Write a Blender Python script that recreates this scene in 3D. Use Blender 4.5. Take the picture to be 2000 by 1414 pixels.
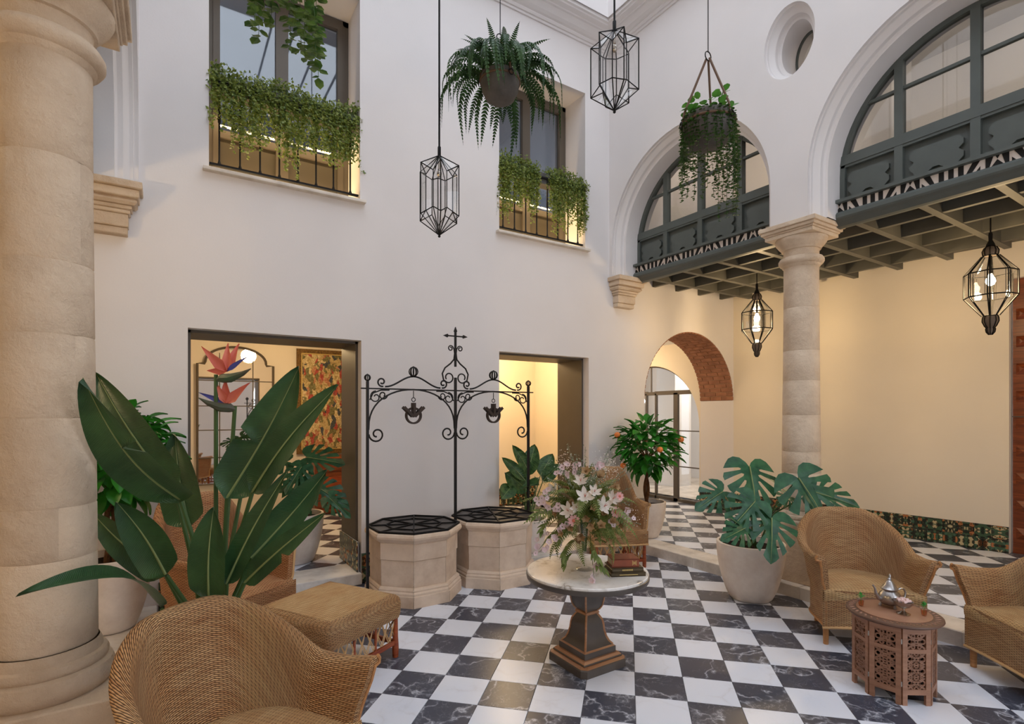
import bpy, bmesh, math, random
from mathutils import Vector, Matrix
from mathutils.geometry import tessellate_polygon

for o in list(bpy.data.objects):
    bpy.data.objects.remove(o, do_unlink=True)
SC = bpy.context.scene
COL = SC.collection
PI = math.pi
R = math.radians
rnd = random.Random(7)

# ---------------------------------------------------------------- camera
cam_d = bpy.data.cameras.new('camera')
cam = bpy.data.objects.new('camera', cam_d)
COL.objects.link(cam)
cam.location = (0, 0, 1.65)
cam.rotation_euler = (R(90), 0, R(-32.78))
cam_d.sensor_width = 36.0
cam_d.lens = 36.0 * 1045.3 / 2000.0
cam_d.shift_y = (806.4 - 707.0) / 2000.0
cam_d.clip_start = 0.05
SC.camera = cam

# ---------------------------------------------------------------- sky, exposure
W = bpy.data.worlds.new('sky')
SC.world = W
W.use_nodes = True
bg = W.node_tree.nodes['Background']
bg.inputs[0].default_value = (0.81, 0.89, 1.0, 1)
bg.inputs[1].default_value = 2.95
SC.view_settings.view_transform = 'Standard'
SC.view_settings.look = 'None'
SC.view_settings.exposure = 0.0
SC.view_settings.gamma = 1.0
SC.view_settings.use_curve_mapping = False

WARM = (1.0, 0.70, 0.36)

def lamp(name, loc, power, color=WARM, radius=0.06, parent=None):
    d = bpy.data.lights.new(name, 'POINT')
    d.energy = power
    d.color = color
    d.shadow_soft_size = radius
    o = bpy.data.objects.new(name, d)
    COL.objects.link(o)
    o.location = loc
    if parent: o.parent = parent
    return o

def area_lamp(name, loc, sx, sy, power, color=WARM, rot=(0, 0, 0), parent=None):
    d = bpy.data.lights.new(name, 'AREA')
    d.shape = 'RECTANGLE'
    d.size = sx
    d.size_y = sy
    d.energy = power
    d.color = color
    o = bpy.data.objects.new(name, d)
    COL.objects.link(o)
    o.location = loc
    o.rotation_euler = rot
    if parent: o.parent = parent
    return o

# ---------------------------------------------------------------- mesh helpers
class MB:
    def __init__(s):
        s.v = []; s.f = []; s.uv = []; s.mi = []
    def add(s, vs, fs, uvs=None, mi=0):
        o = len(s.v)
        s.v += [tuple(p) for p in vs]
        for k, f in enumerate(fs):
            s.f.append(tuple(i + o for i in f))
            s.mi.append(mi)
            s.uv.append(uvs[k] if uvs else None)
        return s
    def box(s, c, d, rz=0.0, mi=0, taper=1.0):
        x, y, z = d[0] / 2, d[1] / 2, d[2] / 2
        cr, sr = math.cos(rz), math.sin(rz)
        vs = []
        for k, zz in ((1.0, -z), (taper, z)):
            for px, py in ((-x, -y), (x, -y), (x, y), (-x, y)):
                px *= k; py *= k
                vs.append((c[0] + px * cr - py * sr, c[1] + px * sr + py * cr, c[2] + zz))
        return s.add(vs, [(0, 3, 2, 1), (4, 5, 6, 7), (0, 1, 5, 4), (1, 2, 6, 5), (2, 3, 7, 6), (3, 0, 4, 7)], mi=mi)
    def bevbox(s, c, d, b=0.004, rz=0.0, mi=0):
        # box with chamfered top/bottom edges
        x, y, z = d[0] / 2, d[1] / 2, d[2] / 2
        cr, sr = math.cos(rz), math.sin(rz)
        vs = []
        for ins, zz in ((b, -z), (0, -z + b), (0, z - b), (b, z)):
            for px, py in ((-x + ins, -y + ins), (x - ins, -y + ins), (x - ins, y - ins), (-x + ins, y - ins)):
                vs.append((c[0] + px * cr - py * sr, c[1] + px * sr + py * cr, c[2] + zz))
        fs = [(3, 2, 1, 0), (12, 13, 14, 15)]
        for l in range(3):
            for k in range(4):
                a, b2 = l * 4 + k, l * 4 + (k + 1) % 4
                fs.append((a, b2, b2 + 4, a + 4))
        return s.add(vs, fs, mi=mi)
    def bar(s, a, b, w, h, up=(0, 0, 1), mi=0):
        a = Vector(a); b = Vector(b)
        d = (b - a).normalized()
        u = Vector(up)
        sd = d.cross(u)
        if sd.length < 1e-4: sd = d.cross(Vector((0, 1, 0)))
        sd.normalize()
        u = sd.cross(d)
        vs = []
        for p in (a, b):
            for i, j in ((-1, -1), (1, -1), (1, 1), (-1, 1)):
                vs.append(p + sd * (i * w / 2) + u * (j * h / 2))
        return s.add(vs, [(0, 3, 2, 1), (4, 5, 6, 7), (0, 1, 5, 4), (1, 2, 6, 5), (2, 3, 7, 6), (3, 0, 4, 7)], mi=mi)
    def tube(s, path, rad, n=6, closed=False, caps=True, mi=0, uvw=None):
        P = [Vector(p) for p in path]
        m = len(P)
        rad = rad if isinstance(rad, (list, tuple)) else [rad] * m
        T = []
        for i in range(m):
            if closed:
                t = P[(i + 1) % m] - P[i - 1]
            else:
                t = P[min(i + 1, m - 1)] - P[max(i - 1, 0)]
            if t.length < 1e-9: t = Vector((0, 0, 1))
            T.append(t.normalized())
        ref = Vector((0, 0, 1)) if abs(T[0].z) < 0.9 else Vector((1, 0, 0))
        N = T[0].cross(ref).normalized()
        vs = []; fs = []
        for i in range(m):
            N = N - T[i] * N.dot(T[i])
            if N.length < 1e-6: N = T[i].orthogonal()
            N.normalize()
            B = T[i].cross(N)
            for k in range(n):
                a = 2 * PI * k / n
                vs.append(P[i] + (N * math.cos(a) + B * math.sin(a)) * rad[i])
        segs = m if closed else m - 1
        for i in range(segs):
            for k in range(n):
                a = i * n + k; b = i * n + (k + 1) % n
                j = (i + 1) % m
                c = j * n + (k + 1) % n; d = j * n + k
                fs.append((a, b, c, d))
        if caps and not closed:
            fs.append(tuple(range(n))[::-1])
            fs.append(tuple(range((m - 1) * n, m * n)))
        return s.add(vs, fs, mi=mi)
    def lathe(s, prof, n=24, c=(0, 0, 0), a0=0.0, mi=0, capb=True, capt=True):
        vs = []; fs = []
        for r, z in prof:
            for k in range(n):
                a = a0 + 2 * PI * k / n
                vs.append((c[0] + r * math.cos(a), c[1] + r * math.sin(a), c[2] + z))
        for i in range(len(prof) - 1):
            for k in range(n):
                a = i * n + k; b = i * n + (k + 1) % n
                fs.append((a, b, b + n, a + n))
        if capb: fs.append(tuple(range(n))[::-1])
        if capt: fs.append(tuple(range((len(prof) - 1) * n, len(prof) * n)))
        return s.add(vs, fs, mi=mi)
    def ball(s, c, r, n=10, m=6, sc=(1, 1, 1), mi=0):
        prof = []
        vs = []; fs = []
        for i in range(1, m):
            t = PI * i / m
            for k in range(n):
                a = 2 * PI * k / n
                vs.append((c[0] + r * sc[0] * math.sin(t) * math.cos(a), c[1] + r * sc[1] * math.sin(t) * math.sin(a), c[2] + r * sc[2] * math.cos(t)))
        for i in range(m - 2):
            for k in range(n):
                a = i * n + k; b = i * n + (k + 1) % n
                fs.append((a, a + n, b + n, b))
        top = len(vs); vs.append((c[0], c[1], c[2] + r * sc[2]))
        bot = len(vs); vs.append((c[0], c[1], c[2] - r * sc[2]))
        for k in range(n):
            fs.append((top, k, (k + 1) % n))
            fs.append((bot, (m - 2) * n + (k + 1) % n, (m - 2) * n + k))
        return s.add(vs, fs, mi=mi)
    def prism(s, poly, z0, z1, mp=lambda x, y, z: (x, y, z), holes=(), mi=0, back=True):
        loops = [list(poly)] + [list(h) for h in holes]
        flat = [p for l in loops for p in l]
        tris = tessellate_polygon([[Vector((p[0], p[1], 0)) for p in l] for l in loops])
        n = len(flat)
        vs = [mp(p[0], p[1], z0) for p in flat] + [mp(p[0], p[1], z1) for p in flat]
        fs = []
        for t in tris:
            fs.append((t[0], t[1], t[2]))
            if back: fs.append((t[2] + n, t[1] + n, t[0] + n))
        o = 0
        for l in loops:
            m = len(l)
            for k in range(m):
                a = o + k; b = o + (k + 1) % m
                fs.append((a, b, b + n, a + n))
            o += m
        return s.add(vs, fs, mi=mi)
    def flat(s, poly, mp, holes=(), mi=0):
        loops = [list(poly)] + [list(h) for h in holes]
        flat = [p for l in loops for p in l]
        tris = tessellate_polygon([[Vector((p[0], p[1], 0)) for p in l] for l in loops])
        return s.add([mp(*p) for p in flat], [tuple(t) for t in tris], mi=mi)
    def grid(s, rows, uv=None, closed=False, mi=0):
        # rows: list of lists of points; uv likewise
        m = len(rows); n = len(rows[0])
        vs = [p for r_ in rows for p in r_]
        fs = []; us = []
        for i in range(m - 1):
            for k in range(n if closed else n - 1):
                k2 = (k + 1) % n
                fs.append((i * n + k, i * n + k2, (i + 1) * n + k2, (i + 1) * n + k))
                if uv: us.append((uv[i][k], uv[i][k2], uv[i + 1][k2], uv[i + 1][k]))
        return s.add(vs, fs, us if uv else None, mi=mi)
    def mesh(s, name, mats, smooth=False, fix=True):
        me = bpy.data.meshes.new(name)
        me.from_pydata([tuple(p) for p in s.v], [], s.f)
        if any(u is not None for u in s.uv):
            ul = me.uv_layers.new(name='UVMap')
            k = 0
            for fi, f in enumerate(s.f):
                u = s.uv[fi]
                for j in range(len(f)):
                    ul.data[k].uv = u[j] if u else (s.v[f[j]][0] + s.v[f[j]][1], s.v[f[j]][2])
                    k += 1
        mats = mats if isinstance(mats, (list, tuple)) else [mats]
        for m_ in mats: me.materials.append(m_)
        if len(mats) > 1:
            me.polygons.foreach_set('material_index', s.mi)
        if fix:
            bm = bmesh.new(); bm.from_mesh(me)
            bmesh.ops.recalc_face_normals(bm, faces=bm.faces)
            bm.to_mesh(me); bm.free()
        if smooth:
            me.polygons.foreach_set('use_smooth', [True] * len(me.polygons))
            if smooth != 'all':
                try:
                    me.set_sharp_from_angle(angle=R(38 if smooth is True else smooth))
                except Exception:
                    pass
        me.update()
        return me
    def build(s, name, mat, parent=None, smooth=False, fix=True):
        return link(name, s.mesh(name, mat, smooth, fix), parent)

def link(name, me, parent=None, loc=None, rot=None, scale=None):
    o = bpy.data.objects.new(name, me)
    COL.objects.link(o)
    if parent is not None: o.parent = parent
    if loc is not None: o.location = loc
    if rot is not None: o.rotation_euler = rot
    if scale is not None: o.scale = scale if hasattr(scale, '__len__') else (scale,) * 3
    return o

def tag(o, label=None, cat=None, group=None, kind=None):
    if label: o['label'] = label
    if cat: o['category'] = cat
    if group: o['group'] = group
    if kind: o['kind'] = kind
    return o

def thing(name, label, cat, loc=(0, 0, 0), rz=0.0, group=None):
    o = bpy.data.objects.new(name, None)
    COL.objects.link(o)
    o.empty_display_size = 0.1
    o.location = loc
    o.rotation_euler = (0, 0, rz)
    return tag(o, label, cat, group)

def struct(name, mb, mat, label, parent=None, smooth=False):
    o = mb.build(name, mat, parent, smooth)
    return tag(o, label, None, None, 'structure') if parent is None else o

def copy_tree(o, parent=None):
    c = o.copy(); COL.objects.link(c); c.parent = parent
    for ch in list(o.children):
        copy_tree(ch, c)
    return c

def frame_matrix(origin, xdir, zdir):
    x = Vector(xdir).normalized()
    z = Vector(zdir)
    z = (z - x * z.dot(x))
    if z.length < 1e-5: z = x.orthogonal()
    z.normalize()
    y = z.cross(x)
    m = Matrix((x, y, z)).transposed().to_4x4()
    m.translation = Vector(origin)
    return m

def lerp(a, b, t): return a + (b - a) * t
def smooth01(t):
    t = max(0.0, min(1.0, t)); return t * t * (3 - 2 * t)

# ---------------------------------------------------------------- materials
MATS = {}
def srgb(r, g, b):
    f = lambda c: (c / 255.0 / 12.92) if c <= 10 else (((c / 255.0) + 0.055) / 1.055) ** 2.4
    return (f(r), f(g), f(b), 1)

def newmat(name):
    m = bpy.data.materials.new(name)
    m.use_nodes = True
    nt = m.node_tree
    b = nt.nodes['Principled BSDF']
    return m, nt, b

def N(nt, kind, **kw):
    n = nt.nodes.new(kind)
    for k, v in kw.items():
        if k in n.inputs: n.inputs[k].default_value = v
        else: setattr(n, k, v)
    return n

def ramp(nt, fac, stops):
    r_ = nt.nodes.new('ShaderNodeValToRGB')
    while len(r_.color_ramp.elements) < len(stops): r_.color_ramp.elements.new(0.5)
    for e, (p, c) in zip(r_.color_ramp.elements, stops):
        e.position = p; e.color = c
    nt.links.new(fac, r_.inputs[0])
    return r_

def objcoord(nt, rand=0.0, out='Object'):
    tc = nt.nodes.new('ShaderNodeTexCoord')
    if not rand: return tc.outputs[out]
    oi = nt.nodes.new('ShaderNodeObjectInfo')
    mu = N(nt, 'ShaderNodeMath', operation='MULTIPLY'); mu.inputs[1].default_value = rand
    nt.links.new(oi.outputs['Random'], mu.inputs[0])
    ad = N(nt, 'ShaderNodeVectorMath', operation='ADD')
    nt.links.new(tc.outputs[out], ad.inputs[0]); nt.links.new(mu.outputs[0], ad.inputs[1])
    return ad.outputs[0]

def bump(nt, b, height, strength=0.3, dist=0.01):
    bn = N(nt, 'ShaderNodeBump'); bn.inputs['Strength'].default_value = strength
    bn.inputs['Distance'].default_value = dist
    nt.links.new(height, bn.inputs['Height']); nt.links.new(bn.outputs[0], b.inputs['Normal'])

def simple(name, c, rough=0.6, metal=0.0, var=0.0, scale=20, spec=0.5, rand=0.0, bmp=0.0):
    m, nt, b = newmat(name)
    b.inputs['Base Color'].default_value = c
    b.inputs['Roughness'].default_value = rough
    b.inputs['Metallic'].default_value = metal
    b.inputs['Specular IOR Level'].default_value = spec
    if var or bmp:
        nz = N(nt, 'ShaderNodeTexNoise'); nz.inputs['Scale'].default_value = scale; nz.inputs['Detail'].default_value = 5
        nt.links.new(objcoord(nt, rand), nz.inputs['Vector'])
        if var:
            c2 = tuple(max(0, x * (1 - var)) for x in c[:3]) + (1,)
            c3 = tuple(min(1, x * (1 + var)) for x in c[:3]) + (1,)
            rp = ramp(nt, nz.outputs['Fac'], [(0.3, c2), (0.7, c3)])
            nt.links.new(rp.outputs[0], b.inputs['Base Color'])
        if bmp: bump(nt, b, nz.outputs['Fac'], bmp, 0.01)
    MATS[name] = m
    return m

def plaster(name, c):
    m, nt, b = newmat(name)
    co = objcoord(nt)
    n1 = N(nt, 'ShaderNodeTexNoise'); n1.inputs['Scale'].default_value = 1.3; n1.inputs['Detail'].default_value = 6
    nt.links.new(co, n1.inputs['Vector'])
    c2 = tuple(x * 0.95 for x in c[:3]) + (1,)
    rp = ramp(nt, n1.outputs['Fac'], [(0.35, c2), (0.7, c)])
    nt.links.new(rp.outputs[0], b.inputs['Base Color'])
    n2 = N(nt, 'ShaderNodeTexNoise'); n2.inputs['Scale'].default_value = 60; n2.inputs['Detail'].default_value = 4
    nt.links.new(co, n2.inputs['Vector'])
    bump(nt, b, n2.outputs['Fac'], 0.05, 0.01)
    b.inputs['Roughness'].default_value = 0.75
    b.inputs['Specular IOR Level'].default_value = 0.2
    MATS[name] = m
    return m

def stone(name, ca, cb, scale=3.0, bmp=0.5, dist=0.02, rand=3.0):
    m, nt, b = newmat(name)
    co = objcoord(nt, rand)
    n1 = N(nt, 'ShaderNodeTexNoise'); n1.inputs['Scale'].default_value = scale; n1.inputs['Detail'].default_value = 9; n1.inputs['Roughness'].default_value = 0.65
    nt.links.new(co, n1.inputs['Vector'])
    rp = ramp(nt, n1.outputs['Fac'], [(0.3, ca), (0.55, cb), (0.75, tuple(min(1, x * 1.12) for x in cb[:3]) + (1,))])
    nt.links.new(rp.outputs[0], b.inputs['Base Color'])
    n2 = N(nt, 'ShaderNodeTexNoise'); n2.inputs['Scale'].default_value = scale * 3.2; n2.inputs['Detail'].default_value = 8; n2.inputs['Roughness'].default_value = 0.7
    nt.links.new(co, n2.inputs['Vector'])
    n3 = N(nt, 'ShaderNodeTexMusgrave') if False else N(nt, 'ShaderNodeTexVoronoi'); n3.inputs['Scale'].default_value = scale * 9
    nt.links.new(co, n3.inputs['Vector'])
    mx = N(nt, 'ShaderNodeMath', operation='MULTIPLY_ADD'); mx.inputs[1].default_value = 0.15
    nt.links.new(n3.outputs['Distance'], mx.inputs[0]); nt.links.new(n2.outputs['Fac'], mx.inputs[2])
    bump(nt, b, mx.outputs[0], bmp, dist)
    b.inputs['Roughness'].default_value = 0.85
    b.inputs['Specular IOR Level'].default_value = 0.25
    MATS[name] = m
    return m

def marble(name, base, vein, scale=4.0, amount=0.06, rough=0.25, rand=20.0, cloud=None):
    m, nt, b = newmat(name)
    co = objcoord(nt, rand)
    n1 = N(nt, 'ShaderNodeTexNoise'); n1.inputs['Scale'].default_value = scale * 0.9; n1.inputs['Detail'].default_value = 6
    nt.links.new(co, n1.inputs['Vector'])
    mixv = N(nt, 'ShaderNodeMix', data_type='VECTOR')
    mixv.inputs[0].default_value = 0.45
    nt.links.new(co, mixv.inputs[4]); nt.links.new(n1.outputs['Color'], mixv.inputs[5])
    vo = N(nt, 'ShaderNodeTexVoronoi', feature='DISTANCE_TO_EDGE'); vo.inputs['Scale'].default_value = scale
    nt.links.new(mixv.outputs[1], vo.inputs['Vector'])
    v2 = N(nt, 'ShaderNodeTexVoronoi', feature='DISTANCE_TO_EDGE'); v2.inputs['Scale'].default_value = scale * 3.1
    nt.links.new(mixv.outputs[1], v2.inputs['Vector'])
    mid = tuple(lerp(base[i], vein[i], 0.35) for i in range(3)) + (1,)
    r1 = ramp(nt, vo.outputs['Distance'], [(0.0, vein), (amount * 0.4, mid), (amount * 1.6, base)])
    r2 = ramp(nt, v2.outputs['Distance'], [(0.0, mid), (amount * 0.6, base)])
    n3 = N(nt, 'ShaderNodeTexNoise'); n3.inputs['Scale'].default_value = scale * 1.7; n3.inputs['Detail'].default_value = 5
    nt.links.new(co, n3.inputs['Vector'])
    fm = ramp(nt, n3.outputs['Fac'], [(0.42, (0, 0, 0, 1)), (0.62, (1, 1, 1, 1))])
    mx = N(nt, 'ShaderNodeMix', data_type='RGBA'); 
    nt.links.new(fm.outputs[0], mx.inputs[0]); nt.links.new(r1.outputs[0], mx.inputs[6]); nt.links.new(r2.outputs[0], mx.inputs[7])
    nt.links.new(mx.outputs[2], b.inputs['Base Color'])
    b.inputs['Roughness'].default_value = rough
    MATS[name] = m
    return m

def wicker(name, ca, cb, gap, bw=0.032, rh=0.0078):
    """over-and-under weave from the UV map (metres)"""
    m, nt, b = newmat(name)
    L = nt.links.new
    tc = nt.nodes.new('ShaderNodeTexCoord')
    sp = N(nt, 'ShaderNodeSeparateXYZ'); L(tc.outputs['UV'], sp.inputs[0])
    def M(op, a, b2=None, c=None):
        n = N(nt, 'ShaderNodeMath', operation=op)
        for i, q in enumerate((a, b2, c)):
            if q is None: continue
            if isinstance(q, (int, float)): n.inputs[i].default_value = q
            else: L(q, n.inputs[i])
        return n.outputs[0]
    nz0 = N(nt, 'ShaderNodeTexNoise'); nz0.inputs['Scale'].default_value = 40; L(tc.outputs['UV'], nz0.inputs['Vector'])
    wob = M('MULTIPLY', M('SUBTRACT', nz0.outputs['Fac'], .5), .5)
    v = M('ADD', M('DIVIDE', sp.outputs[1], rh), wob)
    row = M('FLOOR', v); fv = M('FRACT', v)
    u = M('ADD', M('DIVIDE', sp.outputs[0], bw), M('MULTIPLY', M('MODULO', row, 2.0), .5))
    bul = M('ADD', M('MULTIPLY', M('COSINE', M('MULTIPLY', u, 2 * PI)), .5), .5)
    s_ = M('POWER', M('SINE', M('MULTIPLY', fv, PI)), .6)
    h = M('MULTIPLY', s_, M('ADD', M('MULTIPLY', bul, .62), .38))
    mr = N(nt, 'ShaderNodeMapRange', interpolation_type='SMOOTHSTEP'); mr.inputs['From Min'].default_value = .20; mr.inputs['From Max'].default_value = .52
    L(h, mr.inputs['Value'])
    mp = N(nt, 'ShaderNodeMapping'); mp.inputs['Scale'].default_value = (9, 60, 1); L(tc.outputs['UV'], mp.inputs['Vector'])
    nz = N(nt, 'ShaderNodeTexNoise'); nz.inputs['Scale'].default_value = 1; nz.inputs['Detail'].default_value = 3; L(mp.outputs[0], nz.inputs['Vector'])
    rp = ramp(nt, nz.outputs['Fac'], [(0.32, cb), (0.62, ca)])
    nz2 = N(nt, 'ShaderNodeTexNoise'); nz2.inputs['Scale'].default_value = 5; nz2.inputs['Detail'].default_value = 3; L(tc.outputs['UV'], nz2.inputs['Vector'])
    r2 = ramp(nt, nz2.outputs['Fac'], [(0.35, (0.92, 0.80, 0.70, 1)), (0.6, (1, 1, 1, 1))])
    mu = N(nt, 'ShaderNodeMix', data_type='RGBA', blend_type='MULTIPLY'); mu.inputs[0].default_value = 0.8
    L(rp.outputs[0], mu.inputs[6]); L(r2.outputs[0], mu.inputs[7])
    mx = N(nt, 'ShaderNodeMix', data_type='RGBA'); L(mr.outputs[0], mx.inputs[0]); mx.inputs[6].default_value = gap; L(mu.outputs[2], mx.inputs[7])
    L(mx.outputs[2], b.inputs['Base Color'])
    bump(nt, b, h, 1.0, 0.006)
    b.inputs['Roughness'].default_value = 0.55
    b.inputs['Specular IOR Level'].default_value = 0.35
    MATS[name] = m
    return m

def leafmat(name, ca, cb, rough=0.4, trans=0.25, rand=5.0, scale=6, veins=0.0):
    m, nt, b = newmat(name)
    if veins:
        tcv = nt.nodes.new('ShaderNodeTexCoord')
        wv = N(nt, 'ShaderNodeTexWave'); wv.inputs['Scale'].default_value = veins; wv.inputs['Distortion'].default_value = 1.5; wv.inputs['Detail'].default_value = 1
        nt.links.new(tcv.outputs['UV'], wv.inputs['Vector']); bump(nt, b, wv.outputs['Fac'], 0.35, 0.003)
    nz = N(nt, 'ShaderNodeTexNoise'); nz.inputs['Scale'].default_value = scale; nz.inputs['Detail'].default_value = 3
    nt.links.new(objcoord(nt, rand), nz.inputs['Vector'])
    rp = ramp(nt, nz.outputs['Fac'], [(0.35, ca), (0.65, cb)])
    nt.links.new(rp.outputs[0], b.inputs['Base Color'])
    b.inputs['Roughness'].default_value = rough
    b.inputs['Specular IOR Level'].default_value = 0.4
    tr = N(nt, 'ShaderNodeBsdfTranslucent')
    nt.links.new(rp.outputs[0], tr.inputs['Color'])
    mx = N(nt, 'ShaderNodeMixShader'); mx.inputs[0].default_value = trans
    out = nt.nodes['Material Output']
    nt.links.new(b.outputs[0], mx.inputs[1]); nt.links.new(tr.outputs[0], mx.inputs[2])
    nt.links.new(mx.outputs[0], out.inputs['Surface'])
    MATS[name] = m
    return m

def glass(name, tint=(1, 1, 1, 1), refl=1.0, rough=0.02):
    m, nt, b = newmat(name)
    nt.nodes.remove(b)
    tr = N(nt, 'ShaderNodeBsdfTransparent'); tr.inputs[0].default_value = tint
    gl = N(nt, 'ShaderNodeBsdfGlossy'); gl.inputs['Roughness'].default_value = rough
    fr = N(nt, 'ShaderNodeFresnel')
    # thin pane: same Fresnel curve from either side
    ge = N(nt, 'ShaderNodeNewGeometry')
    io = N(nt, 'ShaderNodeMath', operation='MULTIPLY_ADD'); io.inputs[1].default_value = 1 / 1.5 - 1.5; io.inputs[2].default_value = 1.5
    nt.links.new(ge.outputs['Backfacing'], io.inputs[0]); nt.links.new(io.outputs[0], fr.inputs['IOR'])
    mu = N(nt, 'ShaderNodeMath', operation='MULTIPLY'); mu.inputs[1].default_value = refl; mu.use_clamp = True
    nt.links.new(fr.outputs[0], mu.inputs[0])
    mx = N(nt, 'ShaderNodeMixShader')
    nt.links.new(mu.outputs[0], mx.inputs[0]); nt.links.new(tr.outputs[0], mx.inputs[1]); nt.links.new(gl.outputs[0], mx.inputs[2])
    nt.links.new(mx.outputs[0], nt.nodes['Material Output'].inputs['Surface'])
    MATS[name] = m
    return m

def emit(name, c, strength):
    m, nt, b = newmat(name)
    b.inputs['Base Color'].default_value = c
    b.inputs['Emission Color'].default_value = c
    b.inputs['Emission Strength'].default_value = strength
    MATS[name] = m
    return m

def azulejo(name):
    # mirrored leafy majolica pattern: green, orange, cream on a dark ground
    m, nt, b = newmat(name)
    tc = nt.nodes.new('ShaderNodeTexCoord')
    ab = N(nt, 'ShaderNodeVectorMath', operation='ABSOLUTE')
    ab2 = ab
    nt.links.new(tc.outputs['Object'], ab2.inputs[0])
    oi = nt.nodes.new('ShaderNodeObjectInfo')
    ro = N(nt, 'ShaderNodeMath', operation='MULTIPLY'); ro.inputs[1].default_value = 9.0
    nt.links.new(oi.outputs['Random'], ro.inputs[0])
    ab = N(nt, 'ShaderNodeVectorMath', operation='ADD')
    nt.links.new(ab2.outputs[0], ab.inputs[0]); nt.links.new(ro.outputs[0], ab.inputs[1])
    vo = N(nt, 'ShaderNodeTexVoronoi'); vo.inputs['Scale'].default_value = 34
    nz = N(nt, 'ShaderNodeTexNoise'); nz.inputs['Scale'].default_value = 24; nz.inputs['Detail'].default_value = 2
    nt.links.new(ab.outputs[0], vo.inputs['Vector']); nt.links.new(ab.outputs[0], nz.inputs['Vector'])
    sp = N(nt, 'ShaderNodeSeparateColor'); nt.links.new(vo.outputs['Color'], sp.inputs[0])
    rp = ramp(nt, sp.outputs[0], [(0.0, srgb(58, 84, 62)), (0.34, srgb(50, 54, 44)), (0.60, srgb(166, 106, 64)), (0.73, srgb(184, 168, 130)), (0.88, srgb(66, 98, 78))])
    rp.color_ramp.interpolation = 'CONSTANT'
    r2 = ramp(nt, nz.outputs['Fac'], [(0.44, srgb(34, 40, 30)), (0.5, (1, 1, 1, 1))])
    mx = N(nt, 'ShaderNodeMix', data_type='RGBA', blend_type='MULTIPLY'); mx.inputs[0].default_value = 0.85
    nt.links.new(rp.outputs[0], mx.inputs[6]); nt.links.new(r2.outputs[0], mx.inputs[7])
    nt.links.new(mx.outputs[2], b.inputs['Base Color'])
    b.inputs['Roughness'].default_value = 0.25
    MATS[name] = m
    return m

def tapestry_mat(name):
    m, nt, b = newmat(name)
    co = objcoord(nt)
    n0 = N(nt, 'ShaderNodeTexNoise'); n0.inputs['Scale'].default_value = 9; n0.inputs['Detail'].default_value = 3
    nt.links.new(co, n0.inputs['Vector'])
    mv = N(nt, 'ShaderNodeMix', data_type='VECTOR'); mv.inputs[0].default_value = 0.12
    nt.links.new(co, mv.inputs[4]); nt.links.new(n0.outputs['Color'], mv.inputs[5])
    mp = N(nt, 'ShaderNodeMapping'); mp.inputs['Scale'].default_value = (1.5, 1.0, 0.7)
    nt.links.new(mv.outputs[1], mp.inputs['Vector'])
    vo = N(nt, 'ShaderNodeTexVoronoi'); vo.inputs['Scale'].default_value = 17
    nt.links.new(mp.outputs[0], vo.inputs['Vector'])
    sp = N(nt, 'ShaderNodeSeparateColor'); nt.links.new(vo.outputs['Color'], sp.inputs[0])
    rp = ramp(nt, sp.outputs[0], [(0.0, srgb(196, 174, 126)), (0.30, srgb(176, 82, 76)), (0.42, srgb(216, 196, 152)), (0.62, srgb(78, 84, 92)), (0.70, srgb(126, 122, 84)), (0.88, srgb(190, 136, 104))])
    rp.color_ramp.interpolation = 'CONSTANT'
    n1 = N(nt, 'ShaderNodeTexNoise'); n1.inputs['Scale'].default_value = 45; n1.inputs['Detail'].default_value = 3
    nt.links.new(co, n1.inputs['Vector'])
    r2 = ramp(nt, n1.outputs['Fac'], [(0.4, (0.55, 0.47, 0.34, 1)), (0.56, (1, 1, 1, 1))])
    mx = N(nt, 'ShaderNodeMix', data_type='RGBA', blend_type='MULTIPLY'); mx.inputs[0].default_value = 0.8
    nt.links.new(rp.outputs[0], mx.inputs[6]); nt.links.new(r2.outputs[0], mx.inputs[7])
    nt.links.new(mx.outputs[2], b.inputs['Base Color'])
    b.inputs['Roughness'].default_value = 0.95
    MATS[name] = m
    return m

def wood(name, ca, cb, rough=0.4, sc=(3, 3, 30)):
    m, nt, b = newmat(name)
    mp = N(nt, 'ShaderNodeMapping'); mp.inputs['Scale'].default_value = sc
    nt.links.new(objcoord(nt, 4.0), mp.inputs['Vector'])
    nz = N(nt, 'ShaderNodeTexNoise'); nz.inputs['Scale'].default_value = 2.0; nz.inputs['Detail'].default_value = 5
    nt.links.new(mp.outputs[0], nz.inputs['Vector'])
    rp = ramp(nt, nz.outputs['Fac'], [(0.3, ca), (0.7, cb)])
    nt.links.new(rp.outputs[0], b.inputs['Base Color'])
    b.inputs['Roughness'].default_value = rough
    MATS[name] = m
    return m

PLASTER = plaster('plaster_white', (0.79, 0.75, 0.735, 1))
PLASTER_WARMLIT = plaster('plaster_warm_lit', (0.80, 0.715, 0.59, 1))  # white plaster with warm lamplight put into its colour
CEILW = plaster('plaster_ceiling', (0.78, 0.76, 0.74, 1))
SANDSTONE = stone('sandstone', srgb(198, 175, 150), srgb(222, 202, 178), 2.2, 0.85, 0.03)
PALESTONE = stone('pale_sandstone', srgb(190, 166, 140), srgb(216, 195, 172), 3.0, 0.35, 0.012)
WELLSTONE = stone('well_stone', srgb(202, 176, 152), srgb(226, 204, 182), 3.5, 0.3, 0.01)
KERB = stone('kerb_stone', srgb(190, 180, 168), srgb(222, 214, 204), 4.0, 0.15, 0.006)
TDARK = marble('tile_dark_marble', srgb(66, 70, 84), srgb(196, 200, 212), 5.0, 0.045, 0.32)
TWHITE = marble('tile_white_marble', srgb(228, 232, 243), srgb(219, 221, 230), 3.0, 0.04, 0.32)
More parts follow.
